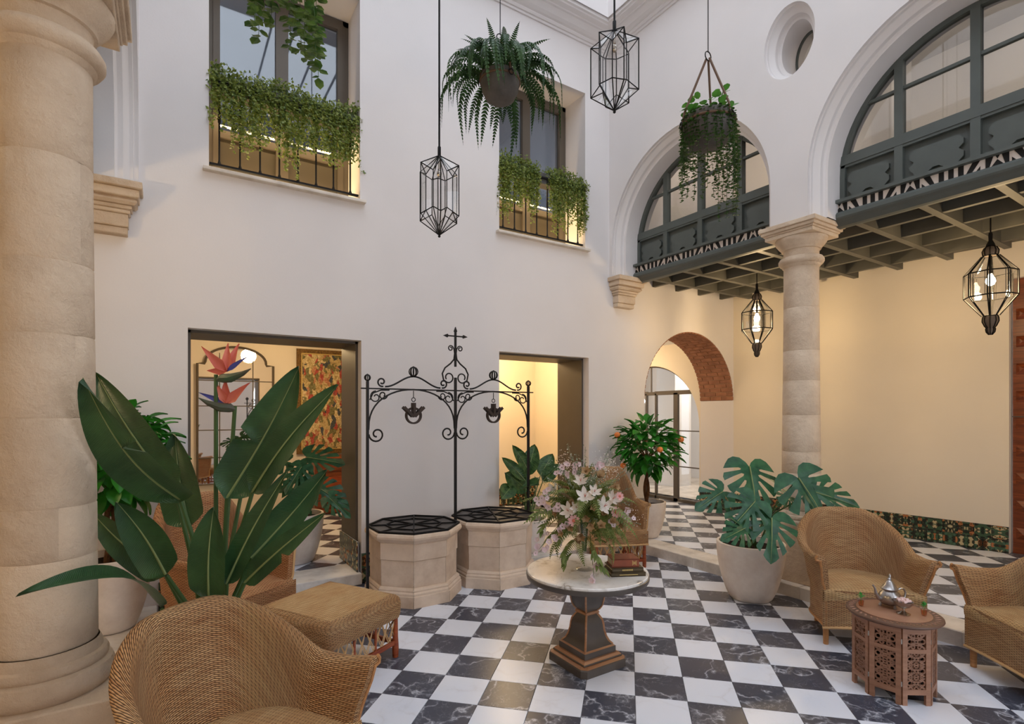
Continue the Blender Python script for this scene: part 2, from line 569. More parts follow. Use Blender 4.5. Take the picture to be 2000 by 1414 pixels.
TABLETOP = marble('table_marble', srgb(236, 232, 228), srgb(150, 138, 124), 3.2, 0.05, 0.2, 0.0)
GROUT = simple('grout', srgb(150, 148, 148), 0.8)
FRAMEG = simple('green_grey_paint', srgb(86, 92, 88), 0.5, 0, 0.06, 8)
DARKBEAM = simple('dark_beam_paint', srgb(90, 89, 82), 0.55, 0, 0.08, 6)
BROWNF = simple('bronze_window_frame', srgb(92, 82, 70), 0.45)
LINING = simple('dark_lining', srgb(86, 76, 64), 0.5, 0, 0.05, 5)
IRON = simple('black_iron', srgb(34, 31, 30), 0.45, 0.6)
BLACKM = simple('black_metal', srgb(24, 23, 23), 0.6, 0.0, 0, 20, 0.2)
FRETW = simple('fret_cream', srgb(240, 230, 222), 0.7)
FRETK = simple('fret_black', srgb(16, 16, 16), 0.7)
POT = stone('concrete_pot', srgb(220, 204, 190), srgb(234, 222, 210), 6.0, 0.12, 0.004)
POTDARK = stone('dark_clay_pot', srgb(82, 79, 77), srgb(98, 94, 91), 6.0, 0.3, 0.006)
SOIL = simple('soil', srgb(38, 30, 26), 0.95, 0, 0.3, 60, 0.1, 0, 0.8)
WICK = wicker('wicker_honey', srgb(214, 172, 124), srgb(186, 138, 94), srgb(66, 40, 24))
WICKS = wicker('wicker_seat', srgb(230, 194, 142), srgb(206, 164, 112), srgb(104, 70, 42), 0.045, 0.007)
WICKR = wicker('wicker_reddish', srgb(214, 164, 116), srgb(194, 136, 92), srgb(84, 40, 22), 0.030, 0.0085)
CANE = simple('cane_strand', srgb(206, 164, 112), 0.5)
LEGW = wood('leg_light_wood', srgb(160, 108, 60), srgb(190, 134, 78), 0.45)
REDW = wood('leg_red_wood', srgb(128, 48, 22), srgb(168, 84, 40), 0.35)
MAHOG = wood('mahogany', srgb(96, 42, 20), srgb(140, 70, 34), 0.35)
BLKWOOD = simple('ebony_wood', srgb(84, 76, 70), 0.3, 0, 0.1, 12)
COPPERW = wood('copper_edge', srgb(156, 108, 76), srgb(184, 136, 100), 0.35)
TEAW = wood('carved_table_wood', srgb(144, 102, 78), srgb(168, 124, 98), 0.5)
TEADARK = wood('carved_dark_wood', srgb(88, 62, 50), srgb(112, 82, 66), 0.5)
TEAFRET = wood('carved_fret_wood', srgb(128, 90, 68), srgb(150, 108, 84), 0.55)
TEASHADE = simple('table_inner_shade', srgb(34, 26, 22), 0.8)  # dark colour standing in for the shade inside the tea table
PEWTER = simple('pewter', srgb(176, 172, 170), 0.28, 1.0, 0.12, 30)
SILVER = simple('silver', srgb(190, 180, 166), 0.25, 1.0, 0.1, 30)
GLASS = glass('clear_glass')
WGLASS = glass('window_glass', (0.86, 0.88, 0.90, 1), 2.2)
PGLASS = glass('lantern_glass', (0.97, 0.97, 0.97, 1), 1.3)
MIRROR = simple('mirror', (0.86, 0.82, 0.76, 1), 0.02, 1.0)
BULB = emit('bulb_glow', (1, 0.80, 0.55, 1), 30.0)
LEDS = emit('led_strip', (1, 0.74, 0.40, 1), 14.0)
COOLB = emit('daylight_bulb', (0.92, 0.96, 1, 1), 40.0)
AZUL = azulejo('majolica')
TAPM = tapestry_mat('tapestry_wool')
BRICKM = simple('brick_red', srgb(152, 106, 82), 0.85, 0, 0.25, 7, 0.2, 6.0, 0.5)
MORTAR = simple('mortar', srgb(176, 140, 112), 0.95, 0, 0.1, 30)
LSTREL = leafmat('strelitzia_leaf', srgb(42, 74, 44), srgb(62, 98, 58), 0.36, 0.15, 5.0, 6, 40.0)
LRIB = simple('leaf_midrib', srgb(132, 146, 92), 0.5)
LSTEM = simple('green_stem', srgb(62, 92, 44), 0.5)
LMON = leafmat('monstera_leaf', srgb(36, 78, 54), srgb(58, 106, 72), 0.3, 0.12)
LORG = leafmat('citrus_leaf', srgb(30, 98, 26), srgb(62, 146, 48), 0.35, 0.25)
LIVY = leafmat('ivy_leaf', srgb(84, 106, 40), srgb(150, 160, 74), 0.45, 0.3, 5.0, 30)
LFERN = leafmat('fern_leaf', srgb(34, 62, 30), srgb(62, 96, 48), 0.5, 0.3, 5.0, 12)
LTRAIL = leafmat('trailing_leaf', srgb(40, 70, 30), srgb(66, 104, 44), 0.45, 0.25, 5.0, 30)
LBRIGHT = leafmat('bright_leaf', srgb(66, 122, 46), srgb(98, 156, 62), 0.4, 0.3)
LOLIVE = leafmat('olive_fern', srgb(92, 108, 48), srgb(134, 146, 78), 0.5, 0.3, 5.0, 20)
LSAGE = leafmat('sage_sprig', srgb(112, 128, 104), srgb(160, 170, 146), 0.6, 0.3, 5.0, 20)
LCAL = leafmat('calathea_leaf', srgb(34, 66, 34), srgb(72, 104, 56), 0.35, 0.15, 5.0, 25, 12.0)
BARK = simple('bark', srgb(96, 66, 42), 0.9, 0, 0.3, 40, 0.2, 0, 0.9)
ORANGE = simple('orange_peel', srgb(232, 132, 66), 0.5, 0, 0.06, 40, 0.4, 0, 0.25)
PETW = leafmat('lily_petal', srgb(236, 222, 206), srgb(246, 240, 234), 0.5, 0.3)
PETP = leafmat('pink_petal', srgb(222, 160, 158), srgb(238, 188, 184), 0.5, 0.3)
PETL = leafmat('blush_petal', srgb(224, 196, 200), srgb(240, 222, 224), 0.5, 0.3)
PETB = leafmat('tan_pod', srgb(150, 116, 78), srgb(184, 150, 106), 0.6, 0.2)
PETO = leafmat('bird_orange', srgb(214, 106, 88), srgb(232, 134, 114), 0.45, 0.2)
PETBL = simple('bird_blue', srgb(80, 84, 160), 0.45)
BRACT = leafmat('bird_bract', srgb(92, 84, 74), srgb(74, 104, 78), 0.4, 0.1)
YELLC = simple('flower_centre', srgb(206, 112, 92), 0.7)
BOOKR = simple('book_red_brown', srgb(134, 66, 38), 0.5, 0, 0.15, 20)
BOOKO = simple('book_olive', srgb(82, 66, 38), 0.5, 0, 0.15, 20)
GOLD = simple('gold_print', srgb(206, 178, 110), 0.4, 0.4)
PAPER = simple('paper', srgb(206, 190, 158), 0.9)
SUGAR = simple('sugar_cube', srgb(232, 200, 194), 0.8, 0, 0.05, 40)
TEA = glass('mint_tea', (0.85, 0.55, 0.35, 1), 0.6)
MINT = leafmat('mint_leaf', srgb(52, 140, 60), srgb(92, 180, 84), 0.45, 0.3)
ROPE = simple('leather_strap', srgb(104, 78, 60), 0.7)
# ================================================================ the setting
XB, XC, YA, YD = 4.816, -0.19, 5.15, -2.11
ZF = 0.11            # raised gallery floors
ZS = 3.40            # springing of the arcades
ZR = 8.9             # top of the clerestory, raised out of view to dim the upper walls
ZCO = 6.27           # underside of the cornice
S = 0.2912           # floor tile
TA = 0.62            # thickness of the back wall
EI = Vector((0.70711, -0.70711)); EJ = Vector((-0.70711, -0.70711))

def clip_rect(poly, x0, x1, y0, y1):
    def cl(pts, inside, inter):
        out = []
        for i in range(len(pts)):
            a, b = pts[i - 1], pts[i]
            ia, ib = inside(a), inside(b)
            if ib:
                if not ia: out.append(inter(a, b))
                out.append(b)
            elif ia: out.append(inter(a, b))
        return out
    def ix(x): return lambda a, b: (x, a[1] + (b[1] - a[1]) * (x - a[0]) / (b[0] - a[0]))
    def iy(y): return lambda a, b: (a[0] + (b[0] - a[0]) * (y - a[1]) / (b[1] - a[1]), y)
    for f, g in ((lambda p: p[0] >= x0, ix(x0)), (lambda p: p[0] <= x1, ix(x1)), (lambda p: p[1] >= y0, iy(y0)), (lambda p: p[1] <= y1, iy(y1))):
        if not poly: return []
        poly = cl(poly, f, g)
    return poly

def in_view(x, y, z, m=0.06):
    c, s = math.cos(R(32.78)), math.sin(R(32.78))
    Y = x * s + y * c; X = x * c - y * s
    if Y < 0.3: return False
    u = 0.5 + 0.52265 * X / Y; v = (806.4 - 1045.3 * (z - 1.65) / Y) / 1414
    return -m < u < 1 + m and -m < v < 1 + m

def tile_floor(parent, org, par, rect, z, hide=None, clipf=None):
    """lay square tiles on the diagonal; whole tiles share one mesh"""
    h = 0.012
    hs = S / 2 - 0.0012
    def tm(name, mat):
        mb = MB()
        mb.bevbox((0, 0, -h / 2), (hs * 2, hs * 2, h), 0.0012, R(45))
        return mb.mesh(name, mat)
    full = {0: tm('tile', TWHITE), 1: tm('tile', TDARK)}
    rest = {0: MB(), 1: MB()}
    x0, x1, y0, y1 = rect
    for i in range(-60, 60):
        for j in range(-60, 60):
            p = Vector(org) + EI * (S * (i + .5)) + EJ * (S * (j + .5))
            if not (x0 - .3 < p.x < x1 + .3 and y0 - .3 < p.y < y1 + .3): continue
            k = (i + j + par) % 2
            cs = [p + EI * a * hs + EJ * b * hs for a, b in ((-1, -1), (1, -1), (1, 1), (-1, 1))]
            pl = [(c.x, c.y) for c in cs]
            cl = clip_rect(pl, x0, x1, y0, y1)
            if len(cl) < 3: continue
            ar = abs(sum(cl[a - 1][0] * cl[a][1] - cl[a][0] * cl[a - 1][1] for a in range(len(cl)))) / 2
            if ar < 0.0008: continue
            whole = ar > 0.999 * (2 * hs) ** 2
            vis = in_view(p.x, p.y, z) and not (hide and hide(p.x, p.y))
            if vis and whole:
                link('tile', full[k], parent, (p.x, p.y, z))
            else:
                # pieces cut at the edge: vertices relative to the tile centre
                rel = [(q[0] - p.x, q[1] - p.y) for q in cl]
                if vis:
                    mb = MB(); mb.prism(rel, -h, 0)
                    link('tile', mb.mesh('tile', (TWHITE, TDARK)[k]), parent, (p.x, p.y, z))
                else:
                    rest[k].prism(cl, z - h, z)
    for k in (0, 1):
        if rest[k].v:
            o = rest[k].build('tile_field', (TWHITE, TDARK)[k], parent)
            tag(o, None, None, None, 'stuff')

# ---- courtyard floor
mb = MB(); mb.box(((4.70 - .07) / 2, 1.52, -0.062), (4.77, 7.26, 0.1))
floor = struct('floor', mb, GROUT, 'black and white checkered marble courtyard floor laid on the diagonal')
tile_floor(floor, (3.120, 3.061), 0, (-0.07, 4.70, YD, YA), 0.0, hide=lambda x, y: x < 0.2 and y < 2.2)
# ---- gallery floors
mb = MB(); mb.box((6.55, 2.9, ZF - 0.062), (3.1, 10.2, 0.1))
fg = struct('floor_gallery', mb, GROUT, 'raised checkered floor of the right hand gallery')
tile_floor(fg, (5.728, 4.547), 1, (5.0, 7.9, YD, 8.0), ZF, hide=lambda x, y: x > 7.45 + .1 * (5.15 - y) or (y > 5.9 and x < 5.5))
mb = MB(); mb.box((-1.7, 1.52, ZF - 0.062), (2.6, 7.26, 0.1))
struct('floor_left', mb, PALESTONE, 'stone floor of the left hand gallery')
mb = MB(); mb.box((2.3, 7.25, ZF - 0.062), (6.2, 3.5, 0.1))
fr = struct('floor_rooms', mb, GROUT, 'checkered floor of the rooms behind the back wall')
tile_floor(fr, (1.46, 5.965), 0, (-0.55, 2.85, 5.52, 8.9), ZF, hide=lambda x, y: x < 0.55 * (y - 5.0))
tile_floor(fr, (3.46, 6.265), 0, (3.0, 5.42, 5.52, 7.55), ZF)

# ---- kerbs between courtyard and galleries
def kerb(name, x0, x1, ys, label):
    root = None
    for a, b in zip(ys[:-1], ys[1:]):
        mb = MB(); mb.bevbox(((x0 + x1) / 2, (a + b) / 2, ZF / 2 - .01), (x1 - x0, b - a - .002, ZF + .02), .006)
        if root is None:
            root = struct(name, mb, KERB, label)
        else:
            mb.build('kerb_stone', KERB, root)
kerb('trim_1', 4.70, 5.0, [YD, -0.9, 0.3, 1.45, 2.6, 3.75, YA], 'pale stone kerb step along the right hand arcade')
kerb('trim_2', -0.55, -0.07, [YD, -0.6, 0.8, 2.2, 3.6, YA], 'pale stone kerb step under the left hand arcade')
mb = MB(); mb.bevbox(((0.142 + 1.57) / 2, 5.31, ZF / 2), (1.43, 0.42, ZF), .006)
struct('trim_3', mb, KERB, 'marble threshold step of the left doorway')
mb = MB(); mb.bevbox((3.81, 5.10, ZF / 2), (1.40, 0.86, ZF), .006)
struct('trim_4', mb, KERB, 'stone threshold step of the right doorway behind the wells')

# ---- back wall with two windows, two doorways and the brick arch
def arc(cx, cz, r, a0, a1, n):
    return [(cx + r * math.cos(lerp(a0, a1, k / n)), cz + r * math.sin(lerp(a0, a1, k / n))) for k in range(n + 1)]
BAX, BAZ, BAR = 6.445, 1.845, 0.985
outl = [(-2.7, 0), (0.142, 0), (0.142, 2.352), (1.58, 2.352), (1.58, 0), (3.145, 0), (3.145, 2.345), (4.468, 2.345), (4.468, 0),
        (BAX - BAR, 0), (BAX - BAR, BAZ)] + arc(BAX, BAZ, BAR, PI, 0, 40)[1:-1] + [(BAX + BAR, BAZ), (BAX + BAR, 0), (7.62, 0), (7.62, 6.9), (-2.7, 6.9)]
WINS = [(0.293, 1.567), (3.145, 4.409)]
hol = [[(a, 3.70), (b, 3.70), (b, 5.66), (a, 5.66)] for a, b in WINS]
mb = MB(); mb.prism(outl, YA, YA + TA, lambda x, z, y: (x, y, z), hol)
struct('wall_back', mb, PLASTER, 'white plaster back wall with two doorways, two windows and a brick arch')

# brick lining of the arch
BR = thing('brick_arch', 'exposed red brick soffit of the arch in the back wall', 'brickwork', (BAX, YA, BAZ))
mb = MB()
rows = []
for yy in (0.012, TA - 0.012):
    rows.append([(BAR * .996 * math.cos(a), yy, BAR * .996 * math.sin(a)) for a in [PI * k / 40 for k in range(41)]])
mb.grid(rows); mb.build('mortar_bed', MORTAR, BR)
nb = 46
bl = TA / 3
bm1 = MB(); bm1.bevbox((0, 0, 0), (0.016, bl - 0.012, PI * BAR / nb - 0.011), .003)
bme = bm1.mesh('brick', BRICKM)
bm2 = MB(); bm2.bevbox((0, 0, 0), (0.016, bl / 2 - 0.012, PI * BAR / nb - 0.011), .003)
bme2 = bm2.mesh('brick', BRICKM)
for k in range(nb):
    a = PI * (k + .5) / nb
    cells = [(bl * (i + .5), bme) for i in range(3)] if k % 2 == 0 else [(bl / 4, bme2), (bl, bme), (bl * 2, bme), (TA - bl / 4, bme2)]
    for yy, me in cells:
        rr = BAR - 0.006 - rnd.uniform(0, .004)
        link('brick', me, BR, (rr * math.cos(a), yy, rr * math.sin(a)), (0, -a, 0))

# ---- arcades left and right
YCS = [-0.9925, 1.515, 4.023]
RA, ZC = 1.078, 3.80
PROF = [(0, 0), (0, .03), (.012, .034), (.014, .058), (.026, .072), (.05, .082), (.062, .094), (.066, .128), (.078, .142), (.10, .146), (.10, 0.52)]
def arch_pts(yc, r_, n=36, z0=ZS):
    return [(yc - r_, z0)] + arc(yc, ZC, r_, PI, 0, n) + [(yc + r_, z0)]
OCY = [(1.515 + 4.023) / 2, (1.515 - 0.9925) / 2]
def ell(yc, a, b, n=40): return [(yc + a * math.cos(2 * PI * k / n), 5.08 + b * math.sin(2 * PI * k / n)) for k in range(n)]

def arcade(name, x0, sg, label):
    mb = MB()
    mp = lambda d: (lambda y, z: (x0 + sg * d, y, z))
    for d, ro, oo in ((0.0, 0.0, 0.0), (0.52, 0.10, 0.09)):
        o = [(YD, ZS)]
        for yc in YCS: o += arch_pts(yc, RA - ro)
        o += [(YA, ZS), (YA, 6.9), (YD, 6.9)]
        mb.flat(o, mp(d), [ell(y, .24 - oo, .335 - oo) for y in OCY])
    for yc in YCS:
        mb.grid([[mp(d)(*q) for q in arch_pts(yc, RA - r_)] for r_, d in PROF])
    for y in OCY:
        mb.grid([[mp(d)(*q) for q in ell(y, .24 - r_ * .9, .335 - r_ * .9)] for r_, d in PROF], closed=True)
    w = struct(name, mb, PLASTER, label, smooth=30)
    return w
arcade('wall_right', XB, 1, 'white plaster arcade wall with moulded arches and an oval window on the right')
arcade('wall_left', XC, -1, 'white plaster arcade wall with moulded arches on the left')

# wall behind the camera, its openings added for low daylight; outer gallery walls
fo = [(-2.9, 0), (-2.9, 6.9), (8.1, 6.9), (8.1, 0)]
for xc, hw, zs_ in ((3.55, 1.12, 2.2), (0.28, .42, 2.7)):
    fo += [(xc + hw, 0), (xc + hw, zs_)] + arc(xc, zs_, hw, 0, PI, 20)[1:-1] + [(xc - hw, zs_), (xc - hw, 0)]
mb = MB(); mb.prism(fo, YD - .3, YD, lambda x, z, y: (x, y, z), [[(xc - .65, 3.7), (xc + .65, 3.7), (xc + .65, 5.66), (xc - .65, 5.66)] for xc in (3.55, 0.60)])
struct('wall_front', mb, PLASTER, 'white plaster wall behind the viewer with arches and windows added for daylight')
mb = MB(); mb.box((2.6, YD - 5.3, -.05), (16, 10, .1)); struct('floor_added_outside', mb, KERB, 'pale ground added outside the openings behind the viewer')  # ground added outside the invented openings
mb = MB(); mb.box((-2.8, 1.5, 3.45), (.2, 7.6, 6.9))
struct('wall_gallery_left', mb, PLASTER_WARMLIT, 'outer wall of the left hand gallery')
# gallery wall with lamplight in its colour, splayed outwards, ending at the wooden door
YE = 1.98
mb = MB()
mb.prism([(7.43, YA), (7.43 + .1 * (YA - YE), YE), (7.43 + .1 * (YA - YE) + .16, YE), (7.62, YA)], 0.0, 5.8)
wg = struct('wall_gallery', mb, PLASTER_WARMLIT, 'plaster wall with painted lamplight at the back of the right hand gallery')
YX = lambda y: 7.43 + .1 * (YA - y)
mb = MB(); mb.prism([(YX(YE), YE), (YX(YD), YD), (YX(YD) + .2, YD), (YX(YE) + .16, YE)], 3.12, 5.8)
mb.prism([(YX(YE - 1.3), YE - 1.3), (YX(YD), YD), (YX(YD) + .2, YD), (YX(YE - 1.3) + .2, YE - 1.3)], 0, 3.12)
struct('wall_gallery_end', mb, PLASTER_WARMLIT, 'plaster wall with painted lamplight above and beyond the studded wooden door')

# studded wooden door at the right edge
DR = Vector((0.1, -1, 0)).normalized()
d0 = Vector((7.43 + .1 * (YA - YE) + .10, YE - .01, ZF))
mb = MB(); mb.bar(d0 + DR * 1.3 + Vector((0, 0, 1.505)), d0 + DR * 0 + Vector((0, 0, 1.505)), .06, 3.01)
WD = struct('door_1', mb, MAHOG, 'tall brown wooden door with rows of pyramid studs at the right edge')
sm = MB(); sm.add([(0, -.06, -.06), (0, .06, -.06), (0, .06, .06), (0, -.06, .06), (-.035, 0, 0)], [(0, 1, 4), (1, 2, 4), (2, 3, 4), (3, 0, 4)])
sme = sm.mesh('stud', MAHOG)
for i in range(9):
    for j in range(6):
        p = d0 + DR * (.09 + .2 * j) + Vector((-.031, 0, .22 + .3 * i))
        link('stud', sme, WD, p, (0, 0, R(5.7)))
lmb = MB(); lmb.bar(d0 + Vector((-.035, 0, 1.5)) , d0 + DR * .8 + Vector((-.035, 0, 1.5)), .01, .012); lmb.build('door_rail', BLKWOOD, WD)

# ---- passage behind the brick arch
mb = MB()
pw = [(YA + TA, 0), (YA + TA, 3.45), (8.3, 3.45), (8.3, 0), (7.95, 0), (7.95, 1.42)] + arc(6.87, 1.42, 1.08, 0, PI, 30)[1:-1] + [(5.79, 1.42), (5.79, 0)]
mb.prism(pw, 7.43, 7.62, lambda y, z, x: (x, y, z))
struct('wall_passage', mb, PLASTER_WARMLIT, 'passage wall with an arched glazed door seen through the brick arch')
mb = MB(); mb.box((5.42, 6.7, 1.5), (.08, 1.9, 3.0)); struct('wall_passage_left', mb, PLASTER_WARMLIT, 'left wall of the passage behind the brick arch')
mb = MB(); mb.box((6.4, 8.0, 1.5), (2.1, .1, 3.0)); struct('wall_passage_end', mb, PLASTER_WARMLIT, 'end wall of the passage behind the brick arch')
mb = MB(); mb.box((6.4, 6.85, 2.9), (2.1, 2.2, .1)); struct('ceiling_passage', mb, CEILW, 'ceiling of the passage behind the brick arch')
# glazed arched door in that wall (plane x = 7.43)
GD = tag(bpy.data.objects.new('door_2', None), 'arched glass door in a dark metal frame behind the brick arch', None, None, 'structure'); COL.objects.link(GD)
def gd(y, z, d=0): return (7.47 + d, y, z)
mb = MB(); mb.tube([gd(5.80, ZF)] + [gd(y, z) for y, z in arc(6.87, 1.42, 1.07, PI, 0, 30)] + [gd(7.94, ZF)], .016, 4); mb.build('arch_frame', LINING, GD)
for y, w in ((6.30, .09), (7.44, .09), (6.755, .03), (6.985, .03)):
    mb = MB(); mb.box(gd(y, 1.05), (.05, w, 1.9)); mb.build('mullion', LINING, GD)
mb = MB(); mb.box(gd(6.87, 2.0), (.05, 1.9, .06)); mb.build('transom', LINING, GD)
mb = MB(); mb.box(gd(6.87, ZF + .025), (.05, 2.14, .05)); mb.build('bottom_rail', LINING, GD)
for y0, y1 in ((5.80, 6.26), (6.34, 7.40), (7.48, 7.94)):
    for z in (0.72, 1.34):
        mb = MB(); mb.box(gd((y0 + y1) / 2, z), (.022, y1 - y0, .018)); mb.build('glazing_bar', LINING, GD)
for a in (35, 90, 145):
    mb = MB(); mb.bar(gd(6.87 + .1 * math.cos(R(a)), 2.03), gd(6.87 + 1.07 * math.cos(R(a)), 1.42 + 1.07 * math.sin(R(a))), .02, .02); mb.build('glazing_bar', LINING, GD)
mb = MB(); mb.prism([(5.80, ZF), (7.94, ZF), (7.94, 1.42)] + arc(6.87, 1.42, 1.065, 0, PI, 24)[1:-1] + [(5.80, 1.42)], 7.468, 7.474, lambda y, z, x: (x, y, z)); mb.build('pane', PGLASS, GD)
# bright room beyond
mb = MB(); mb.box((9.2, 6.9, ZF - .05), (3.2, 4.2, .1)); struct('floor_beyond', mb, KERB, 'pale stone floor beyond the arched glass door')
mb = MB(); mb.box((10.6, 6.9, 1.5), (.1, 4.4, 3)); mb.box((9.1, 8.95, 1.5), (3.1, .1, 3)); mb.box((9.1, 4.85, 1.5), (3.1, .1, 3)); mb.box((9.1, 7.75, 1.5), (.5, .5, 3))
struct('wall_beyond', mb, CEILW, 'white walls of the bright room beyond the arched glass door')
mb = MB(); mb.box((9.1, 6.9, 3.0), (3.3, 4.4, .1)); struct('ceiling_beyond', mb, CEILW, 'ceiling of the bright room beyond the arched glass door')

# ---- rooms behind the back wall
mb = MB()
mb.box((-.6, 7.35, 1.5), (.1, 3.2, 3.0)); mb.box((2.92, 7.35, 1.5), (.12, 3.2, 3.0)); mb.box((1.15, 8.95, 1.5), (3.6, .1, 3.0))
struct('wall_room_left', mb, PLASTER_WARMLIT, 'walls with painted lamplight in the room behind the left doorway')
mb = MB(); mb.box((1.15, 7.35, 2.95), (3.7, 3.2, .1)); struct('ceiling_room_left', mb, CEILW, 'ceiling of the room behind the left doorway')
mb = MB(); mb.box((4.2, 7.6, 1.5), (2.5, .1, 3.0)); mb.box((5.36, 6.7, 1.5), (.04, 1.9, 3.0))
struct('wall_room_right', mb, PLASTER_WARMLIT, 'walls with painted lamplight in the room behind the right doorway')
mb = MB(); mb.box((4.2, 6.7, 2.95), (2.6, 2.0, .1)); struct('ceiling_room_right', mb, CEILW, 'ceiling of the room behind the right doorway')
GREYW = simple('grey_room', srgb(170, 172, 178), 0.8)
mb = MB(); mb.box((2.6, 8.1, 4.75), (10.6, .1, 2.3)); mb.box((2.5, 6.9, 3.62), (10.4, 2.3, .1)); mb.box((2.5, 6.9, 5.85), (10.4, 2.3, .1)); mb.box((2.35, 6.9, 4.75), (.1, 2.3, 2.2))
struct('wall_upper_rooms', mb, GREYW, 'grey walls of the upstairs rooms behind the windows')

# dark linings in the two doorways
for k, (a, b, h) in enumerate(((0.142, 1.58, 2.352), (3.145, 4.468, 2.345))):
    mb = MB()
    mb.box(((a + b) / 2, YA + .36, h - .012), (b - a, .50, .024)); mb.box((b - .012, YA + .36, h / 2 + .05), (.024, .50, h - .1)); mb.box((a + .012, YA + .36, h / 2 + .05), (.024, .50, h - .1))
    struct('trim_%d' % (5 + k), mb, LINING, ('dark painted lining of the left doorway', 'dark painted lining of the right doorway behind the wells')[k])

# ---- majolica skirting tiles
tz = 0.145
def skirting(name, a, b, z0, label, rows_=2, t=0.015, th=tz):
    a = Vector(a); b = Vector(b)
    d = (b - a); L = d.length; d.normalize()
    n = Vector((d.y, -d.x))
    cnt = max(1, round(L / th)); w = L / cnt
    ang = math.atan2(d.y, d.x)
    base = MB(); base.box(((a.x + b.x) / 2 + n.x * t * .3, (a.y + b.y) / 2 + n.y * t * .3, z0 + rows_ * th / 2), (L, t * .6, rows_ * th), ang)
    o = struct(name, base, GROUT, label)
    m = MB(); m.bevbox((0, 0, 0), (w - .002, t, th - .002), .002)
    me = m.mesh('tile', AZUL)
    for i in range(cnt):
        for j in range(rows_):
            p = a + d * (w * (i + .5)) + n * (t * .7)
            link('tile', me, o, (p.x, p.y, z0 + th * (j + .5)), (0, 0, ang))
    return o
skirting('baseboard_gallery', (7.43, YA), (7.43 + .1 * (YA - YE), YE), ZF, 'green and orange majolica tile skirting of the gallery wall')
skirting('baseboard_back', (1.58, YA), (1.74, YA), 0.0, 'majolica tile skirting beside the left doorway')
skirting('baseboard_jamb', (1.555, YA + .62), (1.555, YA + .0), ZF, 'majolica tile skirting inside the left doorway jamb')
skirting('baseboard_back_left', (-0.06, YA), (0.14, YA), 0.0, 'majolica tile skirting beside the left kerb')
skirting('baseboard_room_right', (3.0, 7.55), (5.34, 7.55), ZF, 'majolica tile skirting in the room behind the right doorway')
skirting('baseboard_passage', (7.43, 5.78), (7.43, YA + .01), ZF, 'majolica tile skirting inside the brick arch')

# ---- cornice and clerestory
CP = [(0, ZCO), (0.018, ZCO), (0.018, ZCO + .03), (0.035, ZCO + .03), (0.05, ZCO + .045), (0.05, ZCO + .06), (0.075, ZCO + .066), (0.11, ZCO + .082), (0.145, ZCO + .11), (0.16, ZCO + .125),
      (0.185, ZCO + .125), (0.19, ZCO + .14), (0.245, ZCO + .15), (0.25, ZCO + .165), (0.275, ZCO + .17), (0.28, ZCO + .215), (0.30, ZCO + .22)]
mb = MB()
mb.grid([[(XC + p, YD + p, z), (XB - p, YD + p, z), (XB - p, YA - p, z), (XC + p, YA - p, z)] for p, z in CP], closed=True)
struct('trim_7', mb, PLASTER, 'moulded plaster cornice running round the top of the courtyard')
mb = MB()
mb.grid([[(XC + p, YD + p, z), (XB - p, YD + p, z), (XB - p, YA - p, z), (XC + p, YA - p, z)] for p, z in ((.30, ZCO + .2), (.30, ZR), (.0, ZR), (0.0, ZCO + .2))], closed=True)
struct('wall_upper', mb, PLASTER, 'white clerestory wall above the cornice')
SKY = thing('skylight_frame', 'slim dark steel rafters across the open courtyard roof', 'skylight', (0, 0, ZR + .03))
for x in (0.56, 1.653, 2.039, 2.50, 3.058):
    mb = MB(); mb.box((x, 1.52, 0), (.03, 7.2, .05)); mb.build('rafter', BLACKM, SKY)

